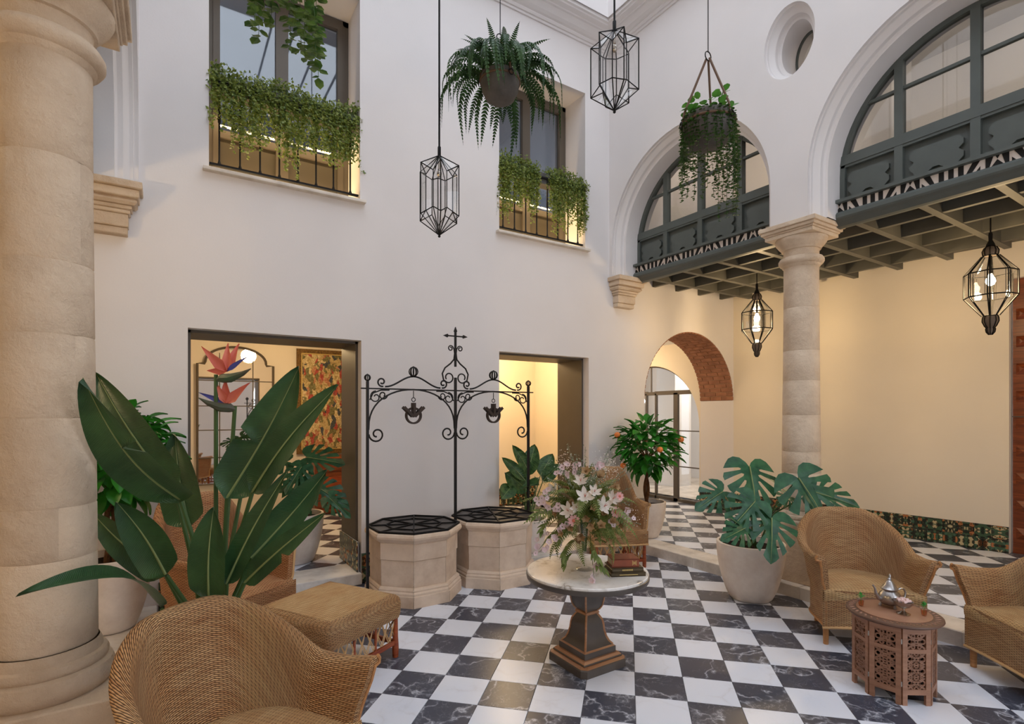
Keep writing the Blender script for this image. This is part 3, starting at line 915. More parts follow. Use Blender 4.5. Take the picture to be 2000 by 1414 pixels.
# ---- columns
def column(loc, label, seed):
    rr = random.Random(seed)
    c = thing('stone_column', label, 'column', loc)
    H = ZS - ZF
    mb = MB(); mb.bevbox((0, 0, .23), (.50, .50, .46), .006); mb.build('pedestal', SANDSTONE, c)
    mb = MB()
    mb.lathe([(r_, z + .40) for r_, z in [(.17, .06), (.205, .06), (.222, .085), (.226, .115), (.216, .145), (.198, .155), (.202, .16), (.204, .175), (.197, .19), (.184, .196), (.181, .215), (.172, .235)]], 48, capb=False, capt=False)
    mb.build('base_moulding', SANDSTONE, c, True)
    # drums, each with a faint joint; some are built of two half blocks
    zs = [.635, .98, 1.18, 1.52, 1.84, 2.12, 2.52, 2.91]
    rad = lambda z: lerp(.168, .149, smooth01((z - .3) / 2.6))
    for i in range(len(zs) - 1):
        a, b = zs[i], zs[i + 1]
        g = .003
        prof = [(rad(a) - g, a), (rad(a), a + .006), (rad((a + b) / 2), (a + b) / 2), (rad(b), b - .006), (rad(b) - g, b)]
        mb = MB()
        if i % 2 == 0:
            mb.lathe(prof, 48, capb=False, capt=False)
            mb.build('drum', SANDSTONE, c, True)
        else:
            a0 = rr.uniform(0, PI)
            for h_ in range(2):
                mb = MB(); n = 24
                rows_ = []
                for r_, z in prof:
                    row = []
                    for k in range(n + 1):
                        an = a0 + PI * h_ + PI * k / n
                        q = r_ - (.003 if k in (0, n) else 0)
                        row.append((q * math.cos(an), q * math.sin(an), z))
                    rows_.append(row)
                mb.grid(rows_); mb.build('drum_block', SANDSTONE, c, True)
    mb = MB(); mb.lathe([(.149, 2.90), (.160, 2.91), (.164, 2.926), (.180, 2.932), (.193, 2.952), (.193, 2.972), (.180, 2.994), (.152, 3.0)], 48, capb=False, capt=False); mb.build('astragal', SANDSTONE, c, True)
    mb = MB(); mb.lathe([(.150, 2.995), (.150, 3.05), (.153, 3.062), (.166, 3.066), (.169, 3.08), (.176, 3.086), (.194, 3.106), (.213, 3.132), (.222, 3.152), (.222, 3.168), (.20, 3.175)], 48, capb=False, capt=False); mb.build('capital', SANDSTONE, c, True)
    mb = MB()
    for hw, za, zb in ((.225, 3.17, 3.205), (.235, 3.205, 3.222), (.252, 3.222, 3.25), (.268, 3.25, H)):
        mb.bevbox((0, 0, (za + zb) / 2), (hw * 2, hw * 2, zb - za), .004)
    mb.build('abacus', SANDSTONE, c)
    return c
column((XB + .215, 2.77, ZF), 'weathered sandstone column with capital under the right hand arcade', 3)
column((XB + .215, 0.26, ZF), 'sandstone column of the right arcade nearest the studded door', 4)
column((XC - .215, 2.77, ZF), 'large weathered sandstone column in the left foreground', 5)
column((XC - .215, 0.26, ZF), 'sandstone column of the left arcade beside the viewer', 6)

# wall corbels carrying the arcades on the back wall
def corbel(x0, x1, label):
    c = thing('stone_corbel', label, 'corbel', ((x0 + x1) / 2, YA, 3.0))
    w = (x1 - x0)
    for nm, hw, dp, za, zb in (('corbel_top', .5, .22, .345, .40), ('corbel_band', .455, .19, .285, .345), ('corbel_ovolo', .43, .165, .235, .285), ('corbel_band', .36, .13, .205, .235), ('corbel_band', .335, .115, .175, .205), ('corbel_block', .31, .10, .075, .175), ('corbel_foot', .30, .085, .02, .075)):
        mb = MB(); mb.bevbox((0, -dp / 2 + .01, (za + zb) / 2), (w * hw * 2, dp + .02, zb - za - .001), .006 if 'ovolo' not in nm else .018)
        mb.build(nm, SANDSTONE, c)
corbel(XB - .03, XB + .46, 'stepped sandstone corbel under the right arch against the back wall')
corbel(XC - .46, XC + .03, 'stepped sandstone corbel beside the left column against the back wall')

# ---- glazed arches with panelled parapet, fret band and beam
XG = 0.385
def arch_window(name, x0, sg, yc, label, detail=True):
    w = tag(bpy.data.objects.new(name, None), label, None, None, 'structure'); COL.objects.link(w)
    X = lambda d: x0 + sg * d
    ri = RA - .10
    mpx = lambda y, z, d: (X(d), y, z)
    # frame round the edge
    op = [(yc - ri, 3.55)] + arc(yc, ZC, ri, PI, 0, 36) + [(yc + ri, 3.55)]
    ip = [(yc - ri + .04, 3.55)] + arc(yc, ZC, ri - .04, PI, 0, 36) + [(yc + ri - .04, 3.55)]
    mb = MB()
    for d0_, d1_ in ((XG - .03, XG + .03),):
        mb.grid([[mpx(*q, d0_) for q in op], [mpx(*q, d0_) for q in ip], [mpx(*q, d1_) for q in ip], [mpx(*q, d1_) for q in op]])
    mb.build('arch_frame', FRAMEG, w, 30)
    def zt(y):
        dy = abs(y - yc); return ZC + math.sqrt(max(0, (ri - .02) ** 2 - dy * dy))
    for y in (yc - .51, yc, yc + .51):
        mb = MB(); mb.box((X(XG), y, (3.55 + zt(y)) / 2), (.07, .062, zt(y) - 3.55)); mb.build('mullion', FRAMEG, w)
    mb = MB(); mb.box((X(XG), yc, 3.94), (.075, ri * 2, .085)); mb.build('sill_rail', FRAMEG, w)
    for a, b in ((-ri + .02, -.54), (-.48, -.03), (.03, .48), (.54, ri - .02)):
        mid = (a + b) / 2
        if detail:
            # hinged sash with thin rails
            hi = 4.375
            half = math.sqrt(max(0.01, (ri - .03) ** 2 - (hi - ZC) ** 2))
            aa, bb = max(a, -half), min(b, half)
            mb = MB(); mb.box((X(XG - .005), yc + (aa + bb) / 2, hi), (.035, bb - aa, .026)); mb.build('glazing_bar', FRAMEG, w)
            # raised panel in the parapet
            pw = b - a - .05
            mb = MB(); mb.box((X(XG + .02), yc + mid, 3.72), (.02, b - a + .01, .36)); mb.build('panel', FRAMEG, w)
            hw, hh = pw / 2 - .02, .105
            n = .035
            sh = [(-hw, -hh + n), (-hw + n, -hh), (-.05, -hh), (-.02, -hh + .022), (0.02, -hh + .022), (.05, -hh), (hw - n, -hh), (hw, -hh + n + .02), (hw, -.03), (hw - .028, -.005), (hw - .028, .005), (hw, .03), (hw, hh - n), (hw - n, hh), (-hw + n, hh), (-hw, hh - n), (-hw, .03), (-hw + .028, .005), (-hw + .028, -.005), (-hw, -.03)]
            mb = MB(); mb.prism([(yc + mid + p[0], 3.715 + p[1]) for p in sh], XG - .02, XG + .02, mpx); mb.build('raised_field', FRAMEG, w)
            for zz in (3.56, 3.89):
                mb = MB(); mb.box((X(XG - .0), yc + mid, zz), (.06, b - a + .02, .03)); mb.build('panel_rail', FRAMEG, w)
        else:
            mb = MB(); mb.box((X(XG + .01), yc + mid, 3.72), (.04, b - a + .01, .36)); mb.build('panel', FRAMEG, w)
    gp = [(yc - ri + .03, 3.9)] + arc(yc, ZC, ri - .03, math.asin(.1 / (ri - .03)) + 0 + PI * 0, PI - math.asin(.1 / (ri - .03)), 30)[::-1] + [(yc + ri - .03, 3.9)]
    mb = MB(); mb.prism(gp, XG - .003, XG + .003, mpx); mb.build('pane', WGLASS, w)
    # fret band: cream ground with black cut shapes, then the big beam
    mb = MB(); mb.box((X(XG - .05), yc, 3.512), (.02, ri * 2 + .04, .08)); mb.build('fret_ground', FRETW, w)
    mb = MB(); mb.box((X(XG - .065), yc, 3.562), (.09, ri * 2 + .06, .028)); mb.build('fret_moulding', FRAMEG, w)
    if detail:
        y = yc - ri
        motif = ['|', '|', '/', 'M', '\\', '|']
        k = 0
        xf = XG - .064
        while y < yc + ri - .05:
            m = motif[k % 6]; k += 1
            z0, z1 = 3.474, 3.55
            if m == '|': shp = [[(0, z0), (.034, z0), (.034, z1), (0, z1)]]; st = .062
            elif m == '/': shp = [[(0, z0), (.03, z0), (.075, z1), (.03, z1)], [(.06, z0), (.085, z0), (.085, z0 + .03)]]; st = .10
            elif m == '\\': shp = [[(.05, z0), (.085, z0), (.045, z1), (0, z1)], [(.0, z0), (.024, z0), (.0, z0 + .03)]]; st = .10
            else: shp = [[(0, z0), (.022, z0), (.042, z1), (.0, z1)], [(.03, z0), (.10, z0), (.066, z0 + .045)], [(.052, z1), (.078, z1), (.066, z1 - .026)], [(.112, z0), (.134, z0), (.134, z1), (.09, z1)]]; st = .165
            mb = MB()
            for sgm in shp: mb.prism([(y + p[0], p[1]) for p in sgm], xf, xf + .012, mpx)
            mb.build('fret_piece', FRETK, w)
            y += st
    mb = MB()
    prof = [(-.0, 3.345), (-.03, 3.352), (-.065, 3.385), (-.095, 3.40), (-.105, 3.415), (-.105, 3.445), (-.085, 3.468), (.03, 3.468), (.03, 3.345)]
    L0, L1 = yc - ri - .025, yc + ri + .025
    mb.grid([[(X(XG - .0 + q[0]), L0, q[1]) for q in prof], [(X(XG + q[0]), L1, q[1]) for q in prof]], closed=True)
    mb.add([(X(XG + q[0]), L0, q[1]) for q in prof], [tuple(range(len(prof)))]); mb.add([(X(XG + q[0]), L1, q[1]) for q in prof], [tuple(range(len(prof)))])
    mb.build('edge_beam', FRAMEG, w)
    return w
arch_window('window_3', XB, 1, YCS[2], 'glazed arch with dark green panelled parapet nearest the corner')
arch_window('window_4', XB, 1, YCS[1], 'large glazed arch with dark green panelled parapet at the upper right')
arch_window('window_5', XC, -1, YCS[2], 'glazed arch behind the left foreground column', False)
arch_window('window_6', XC, -1, YCS[1], 'glazed arch of the left arcade opposite the right one', False)
arch_window('window_7', XB, 1, YCS[0], 'glazed arch of the right arcade behind the viewer', False)
arch_window('window_8', XC, -1, YCS[0], 'glazed arch of the left arcade behind the viewer', False)
for k, (x0, sg, y, lb) in enumerate(((XB, 1, OCY[0], 'small oval window with dark frame high between the two arches'), (XC, -1, OCY[0], 'small oval window high in the left arcade wall'))):
    w = tag(bpy.data.objects.new('window_%d' % (9 + k), None), lb, None, None, 'structure'); COL.objects.link(w)
    mb = MB(); mb.tube([(x0 + sg * .40, y + .15 * math.cos(2 * PI * i / 32), 5.08 + .245 * math.sin(2 * PI * i / 32)) for i in range(32)], .018, 6, True); mb.build('frame', FRAMEG, w, True)
    mb = MB(); mb.prism(ell(y, .15, .245, 32), x0 + sg * .40 - .002, x0 + sg * .40 + .002, lambda a, b, c: (c, a, b)); mb.build('pane', WGLASS, w)

# ---- coffered gallery ceiling
def coffers(name, sg, x0, label, xj, xe, yb):
    mb = MB(); xa = x0 + sg * (XG + .02); mb.box(((xa + xe + sg * .4) / 2, 1.52, 3.545), (abs(xe + sg * .4 - xa), 7.26, .07))
    c = struct(name, mb, DARKBEAM, label)
    for x in xj:
        mb = MB(); mb.box((x, 1.52, 3.445), (.05, 7.25, .13)); mb.build('joist', DARKBEAM, c)
    for y in yb:
        mb = MB(); mb.box(((xa + xe) / 2, y, 3.44), (abs(xe - xa), .06, .14)); mb.build('beam', DARKBEAM, c)
coffers('ceiling_gallery', 1, XB, 'dark coffered timber ceiling of the right hand gallery', (5.64, 6.11, 6.59, 7.10), 7.40, [2.39 + .49 * k for k in range(-9, 6)])
coffers('ceiling_gallery_left', -1, XC, 'dark coffered timber ceiling of the left hand gallery', (-1.0, -1.5, -2.0), -2.6, [2.39 + .49 * k for k in range(-9, 6)])
# upstairs corridors behind the glazed arches
mb = MB(); mb.box((6.4, 1.52, 5.85), (2.4, 7.3, .1)); mb.box((7.55, 1.52, 4.7), (.1, 7.3, 2.3)); mb.box((6.9, 2.77, 4.7), (.5, .2, 2.3))
struct('wall_corridor_right', mb, CEILW, 'pale upstairs corridor walls behind the right glazed arches')
mb = MB(); mb.box((-1.6, 1.52, 5.85), (2.2, 7.3, .1)); mb.box((-2.65, 1.52, 4.7), (.1, 7.3, 2.3))
struct('wall_corridor_left', mb, CEILW, 'pale upstairs corridor walls behind the left glazed arches')

# ---- french windows of the back wall
PANELB = simple('bronze_panel', srgb(76, 67, 54), 0.45)
def french(name, a, b, label):
    w = tag(bpy.data.objects.new(name, None), label, None, None, 'structure'); COL.objects.link(w)
    y = YA + .41; zb, zt = 3.70, 5.66
    mid = (a + b) / 2
    for (x0, x1, z0, z1) in ((a, a + .055, zb, zt), (b - .055, b, zb, zt), (a, b, zt - .055, zt), (a, b, zb, zb + .04)):
        mb = MB(); mb.box(((x0 + x1) / 2, y + .03, (z0 + z1) / 2), (x1 - x0, .09, z1 - z0)); mb.build('outer_frame', BROWNF, w)
    for x0, x1 in ((a + .055, mid), (mid, b - .055)):
        lf = MB()
        for (p, q, r_, t) in ((x0, x0 + .055, zb + .04, zt - .055), (x1 - .055, x1, zb + .04, zt - .055), (x0 + .055, x1 - .055, zt - .11, zt - .055), (x0 + .055, x1 - .055, 4.16, 4.23), (x0 + .055, x1 - .055, zb + .04, zb + .12)):
            lf.box(((p + q) / 2, y, (r_ + t) / 2), (q - p, .06, t - r_))
        s_ = lf.build('sash', BROWNF, w)
        mb = MB(); mb.box(((x0 + x1) / 2, y + .01, 3.98), (x1 - x0 - .1, .03, .42)); mb.build('panel', PANELB, s_)
        mb = MB(); mb.box(((x0 + x1) / 2, y + .01, 4.88), (x1 - x0 - .1, .006, 1.36)); mb.build('pane', WGLASS, s_)
    mb = MB(); mb.bevbox((mid, YA + .12, 3.685), (b - a + .09, .36, .03), .004); mb.build('sill', KERB, w)
    # iron balustrade
    rl = MB(); yr = YA + .05
    for z, h in ((3.765, .016), (4.47, .02)):
        rl.box((mid, yr, z), (b - a - .01, .03, h))
    rail = rl.build('railing', BLACKM, w)
    n = 8
    bmb = MB(); bmb.tube([(0, 0, 0), (0, 0, .012), (0, 0, .03), (0, 0, .35), (0, 0, .36), (0, 0, .69)], [.016, .014, .008, .008, .013, .008], 6)
    bme_ = bmb.mesh('baluster', BLACKM, True)
    for i in range(n):
        link('baluster', bme_, rail, (a + .08 + (b - a - .16) * i / (n - 1), yr, 3.772))
    # warm strip lights on the sill and under the planter
    mb = MB(); mb.box((mid, YA + .30, 3.712), (b - a - .1, .015, .012)); mb.build('strip_light', LEDS, w)
    area_lamp('sill_light', (mid, YA + .27, 3.722), b - a - .1, .04, 5.5, WARM, (R(180), 0, 0))
    area_lamp('planter_light', (mid, YA + .20, 4.385), b - a - .1, .04, 6, WARM, (0, 0, 0))
    return w
french('window_1', 0.293, 1.567, 'tall bronze framed french window at the upper left')
french('window_2', 3.145, 4.409, 'tall bronze framed french window above the wells')
# ================================================================ lamps
def fill_lamp(loc, label, power, color=WARM, r_=.16):  # no such fixtures known; added to light rooms, passage and corridors
    t = thing('fill_ceiling_lamp', label, 'lamp', loc)
    mb = MB(); mb.lathe([(r_, 0), (r_, -.03), (r_ - .02, -.035)], 24); mb.build('rim', SILVER, t, True)
    mb = MB(); mb.lathe([(r_ - .02, -.036), (r_ * .7, -.06), (.02, -.07)], 24); mb.build('diffuser', BULB, t, True)
    lamp('fill_ceiling_light', (loc[0], loc[1], loc[2] - .25), power, color, .12)
fill_lamp((1.2, 7.3, 2.9), 'flush fill lamp added in the room behind the left doorway', 42)
fill_lamp((4.2, 6.7, 2.9), 'flush fill lamp added in the room behind the right doorway', 52)
fill_lamp((9.1, 6.4, 2.95), 'flush fill lamp added in the bright room beyond the glass door', 55, (1, .95, .9))
fill_lamp((6.3, 1.6, 5.8), 'flush fill lamp added in the upstairs corridor behind the right arch', 14, (1, .85, .72))
fill_lamp((6.3, 4.2, 5.8), 'flush fill lamp added in the upstairs corridor behind the corner arch', 16, (1, .85, .72))
fill_lamp((6.5, 6.9, 2.85), 'flush fill lamp added in the passage behind the brick arch', 22)
fill_lamp((-1.6, 2.6, 5.8), 'flush fill lamp added in the upstairs corridor on the left', 9, (1, .85, .68))

# moroccan lanterns hung under the gallery
def lantern(loc, label, power, seen=True):
    t = thing('moroccan_lantern', label, 'lantern', loc, 0.2, 'wrought lanterns under the gallery')
    H0 = loc[2]
    # local z: 0 at the finial tip, 0.92 at the stem top
    mb = MB(); mb.tube([(0, 0, .80), (0, 0, 3.515 - H0)], .006, 6); mb.build('cable', BLACKM, t)
    mb = MB(); mb.lathe([(.012, .92), (.016, .90), (.014, .85), (.028, .82), (.034, .80), (.02, .79)], 12); mb.build('stem', BLACKM, t, True)
    n = 8
    def ringpts(r_, z, off=0): return [(r_ * math.cos(2 * PI * (k + off) / n), r_ * math.sin(2 * PI * (k + off) / n), z) for k in range(n)]
    # crown and foot: glass bulbs with iron ribs
    for nm, prof in (('crown', [(.022, .80), (.045, .785), (.058, .755), (.054, .725), (.05, .712)]), ('foot', [(.05, .175), (.056, .155), (.058, .125), (.042, .085), (.03, .068), (.034, .055), (.03, .03), (.012, .005)])):
        mb = MB(); mb.lathe([(r_ - .004, z) for r_, z in prof], 16); o = mb.build(nm, MESHG, t, True)
        rb = MB()
        for k in range(n):
            a = 2 * PI * k / n
            rb.tube([(r_ * math.cos(a), r_ * math.sin(a), z) for r_, z in prof], .004, 4)
        for r_, z in (prof[0], prof[-1] if nm == 'crown' else prof[0]): rb.tube([(r_ * math.cos(2 * PI * k / 16), r_ * math.sin(2 * PI * k / 16), z) for k in range(16)], .005, 4, True)
        rb.build('rib_cage', BLACKM, o)
    ru, rm = .06, .185
    z1, z2, z3, z4 = .712, .555, .345, .175
    # faces: 8 wide panes alternating with slim bevelled ones
    ws = 0.30
    def corner(k, side):  # two points per corner
        a = 2 * PI * (k + side * ws * .35) / n
        return a
    angs = []
    for k in range(n): angs += [corner(k, -.5), corner(k, .5)]
    levels = [(ru, z1), (rm, z2), (rm, z3), (ru, z4)]
    fm = MB()
    for r_, z in levels[1:3]:
        fm.tube([(r_ * math.cos(a), r_ * math.sin(a), z) for a in angs], .006, 4, True)
    for a in angs:
        fm.tube([(r_ * math.cos(a), r_ * math.sin(a), z) for r_, z in levels], .0056, 4)
    # slim inner border in each wide pane of the middle band
    for k in range(n):
        a0_, a1_ = angs[2 * k + 1], angs[(2 * k + 2) % (2 * n)] + (2 * PI if k == n - 1 else 0)
        for q in (.14, .86):
            a = lerp(a0_, a1_, q); rr_ = rm * math.cos((a1_ - a0_) / 2) / math.cos(a - (a0_ + a1_) / 2)
            fm.tube([(rr_ * math.cos(a), rr_ * math.sin(a), z2), (rr_ * math.cos(a), rr_ * math.sin(a), z3)], .0028, 3)
    fm.build('iron_frame', BLACKM, t)
    # inner mullions of the wide panes
    pn = MB()
    m2 = len(angs)
    pts = [[(r_ * .99 * math.cos(a), r_ * .99 * math.sin(a), z) for a in angs] for r_, z in levels]
    for l in range(3):
        for k in range(m2):
            k2 = (k + 1) % m2
            g = MB(); g.add([pts[l][k], pts[l][k2], pts[l + 1][k2], pts[l + 1][k]], [(0, 1, 2, 3)])
            if seen:
                g.build('glass_pane', PGLASS, t)
            else: pn.add(g.v, g.f)
    if pn.v: pn.build('glass_pane', PGLASS, t)
    bz = .50
    mb = MB(); mb.tube([(0, 0, .71), (0, 0, bz + .05)], .012, 8); mb.build('bulb_holder', BLACKM, t)
    mb = MB(); mb.lathe([(.012, .05), (.02, .03), (.034, 0), (.036, -.02), (.026, -.045), (.008, -.055)], 14, (0, 0, bz)); mb.build('bulb', BULB, t, True)
    lamp('lantern_light', (loc[0], loc[1], loc[2] + bz - .09), power, WARM, .05)
    return t
MESHG = simple('lantern_mesh', srgb(112, 98, 86), 0.5, 0.0)
lantern((6.2, 3.97, 2.345), 'lit wrought iron lantern hanging left of the right column', 50)
lantern((6.2, 1.71, 2.345), 'lit wrought iron lantern hanging at the right edge before the wooden door', 50)
lantern((6.2, -0.6, 2.345), 'lit wrought iron lantern of the right gallery behind the viewer', 40, False)
lantern((-1.5, 3.6, 2.345), 'lit wrought iron lantern hidden behind the left column', 44, False)
lantern((-1.5, 0.9, 2.345), 'lit wrought iron lantern in the left gallery beside the viewer', 44, False)

# daylight bulb in the passage
t = thing('wall_sconce', 'bright bare bulb sconce glowing behind the orange tree', 'lamp', (6.66, 7.90, 1.86))
mb = MB(); mb.tube([(0, .05, -.05), (0, -.03, -.05), (0, -.05, -.02)], .012, 8); mb.build('bracket', BLACKM, t)
mb = MB(); mb.ball((0, -.05, .03), .05, 14, 8); mb.build('bulb', COOLB, t, True)

# faceted glass pendants
def pendant(loc, label, H, Ro):
    """star shaped prism of leaded glass; loc is its lowest point"""
    t = thing('glass_pendant', label, 'pendant lamp', loc, 0.15, 'faceted glass pendants over the courtyard')
    n = 6
    Ri = Ro * .62
    zo = (H * .20, H * .80); zi = (H * .29, H * .72)
    hub_b, hub_t = (0, 0, 0.0), (0, 0, H * .96)
    O = []; I = []
    for k in range(n):
        a = 2 * PI * k / n; b = 2 * PI * (k + .5) / n
        O.append([(Ro * math.cos(a), Ro * math.sin(a), z) for z in zo]); I.append([(Ri * math.cos(b), Ri * math.sin(b), z) for z in zi])
    fr_ = MB(); w = .0042
    for k in range(n):
        k2 = (k + 1) % n
        fr_.tube([hub_b, O[k][0], O[k][1], hub_t], w, 4); fr_.tube([hub_b, I[k][0], I[k][1], hub_t], w * .9, 4)
        for z in (0, 1):
            fr_.tube([O[k][z], I[k][z], O[k2][z]], w, 4)
    fr_.build('lead_frame', BLACKM, t)
    for k in range(n):
        k2 = (k + 1) % n
        for A, B in ((O[k], I[k]), (I[k], O[k2])):
            for q in ((A[0], B[0], B[1], A[1]), (hub_b, B[0], A[0]), (hub_t, A[1], B[1])):
                g = MB(); g.add(q, [tuple(range(len(q)))]); g.build('glass_pane', PGLASS, t)
    mb = MB(); mb.tube([(0, 0, H * .94), (0, 0, H * 1.06), (0, 0, H * 1.07)], [.012, .012, .008], 8); mb.build('cap', BLACKM, t, True)
    mb = MB(); mb.ball((0, 0, -.008), .010, 8, 6); mb.build('finial', BLACKM, t)
    mb = MB(); mb.tube([(0, 0, H * 1.05), (0, 0, ZR + .005 - loc[2])], .007, 6); mb.build('rod', BLACKM, t)
    mb = MB(); mb.tube([(0, 0, H * .94), (0, 0, H * .80)], .009, 6); mb.build('bulb_holder', SILVER, t)
    mb = MB(); mb.ball((0, 0, H * .74), .018, 8, 6, (1, 1, 1.6)); mb.build('bulb', SILVER, t, True)
pendant((1.653, 3.538, 2.935), 'faceted clear glass pendant hanging lower left before the plain wall', .60, .155)
pendant((2.5, 2.624, 3.66), 'faceted clear glass pendant hanging higher right before the cornice corner', .56, .158)

# ================================================================ wells and their iron frame
def oct_ring(ap, z): 
    r_ = ap / math.cos(PI / 8)
    return [(r_ * math.cos(PI / 8 + PI / 4 * k), r_ * math.sin(PI / 8 + PI / 4 * k), z) for k in range(8)]
def well(loc, label):
    t = thing('stone_well', label, 'well', loc, 0, 'octagonal stone wells')
    def course(name, prof):
        # eight mitred blocks
        a0, a1 = -PI / 8, PI / 8
        mb = MB(); rows_ = []
        for ap, z in prof:
            r_ = ap / math.cos(PI / 8)
            e = .0012
            rows_.append([(r_ * math.cos(a0) , r_ * math.sin(a0) + e, z), (r_ * math.cos(a1), r_ * math.sin(a1) - e, z)])
        inner = .27
        rows_.insert(0, [(inner, -inner * math.tan(PI / 8) + .001, prof[0][1]), (inner, inner * math.tan(PI / 8) - .001, prof[0][1])])
        rows_.append([(inner, -inner * math.tan(PI / 8) + .001, prof[-1][1]), (inner, inner * math.tan(PI / 8) - .001, prof[-1][1])])
        mb.grid(rows_)
        me = mb.mesh(name, WELLSTONE)
        for k in range(8): link(name, me, t, None, (0, 0, PI / 4 * k))
    course('base_stone', [(.405, 0), (.405, .095), (.400, .10)])
    course('base_moulding', [(.398, .101), (.398, .118), (.390, .126), (.386, .13), (.388, .142), (.380, .156), (.368, .162)])
    course('lower_block', [(.362, .163), (.362, .385), (.358, .388)])
    course('upper_block', [(.366, .389), (.370, .392), (.370, .53), (.366, .534)])
    course('rim_stone', [(.372, .535), (.378, .545), (.392, .56), (.404, .572), (.408, .59), (.402, .61), (.39, .618)])
    mb = MB(); mb.prism([(p[0], p[1]) for p in oct_ring(.382, 0)], .605, .622); lid = mb.build('cover', LIDM, t)
    rb = MB()
    R8 = oct_ring(.382, .628); R4 = oct_ring(.235, .628)
    for k in range(8):
        rb.bar((0, 0, .628), R8[k], .012, .012)
        rb.bar(R8[k], R8[(k + 1) % 8], .018, .016)
        if True: rb.bar(R4[k], R4[(k + 1) % 8], .011, .012)
    rb.build('cover_ribs', BLACKM, lid)
    return t
LIDM = simple('well_cover_plate', srgb(78, 72, 68), 0.45, 0.2)
well((1.907, 4.63, 0), 'octagonal sandstone well with iron cover nearer the ottoman')
well((2.765, 4.64, 0), 'octagonal sandstone well with iron cover behind the flower table')

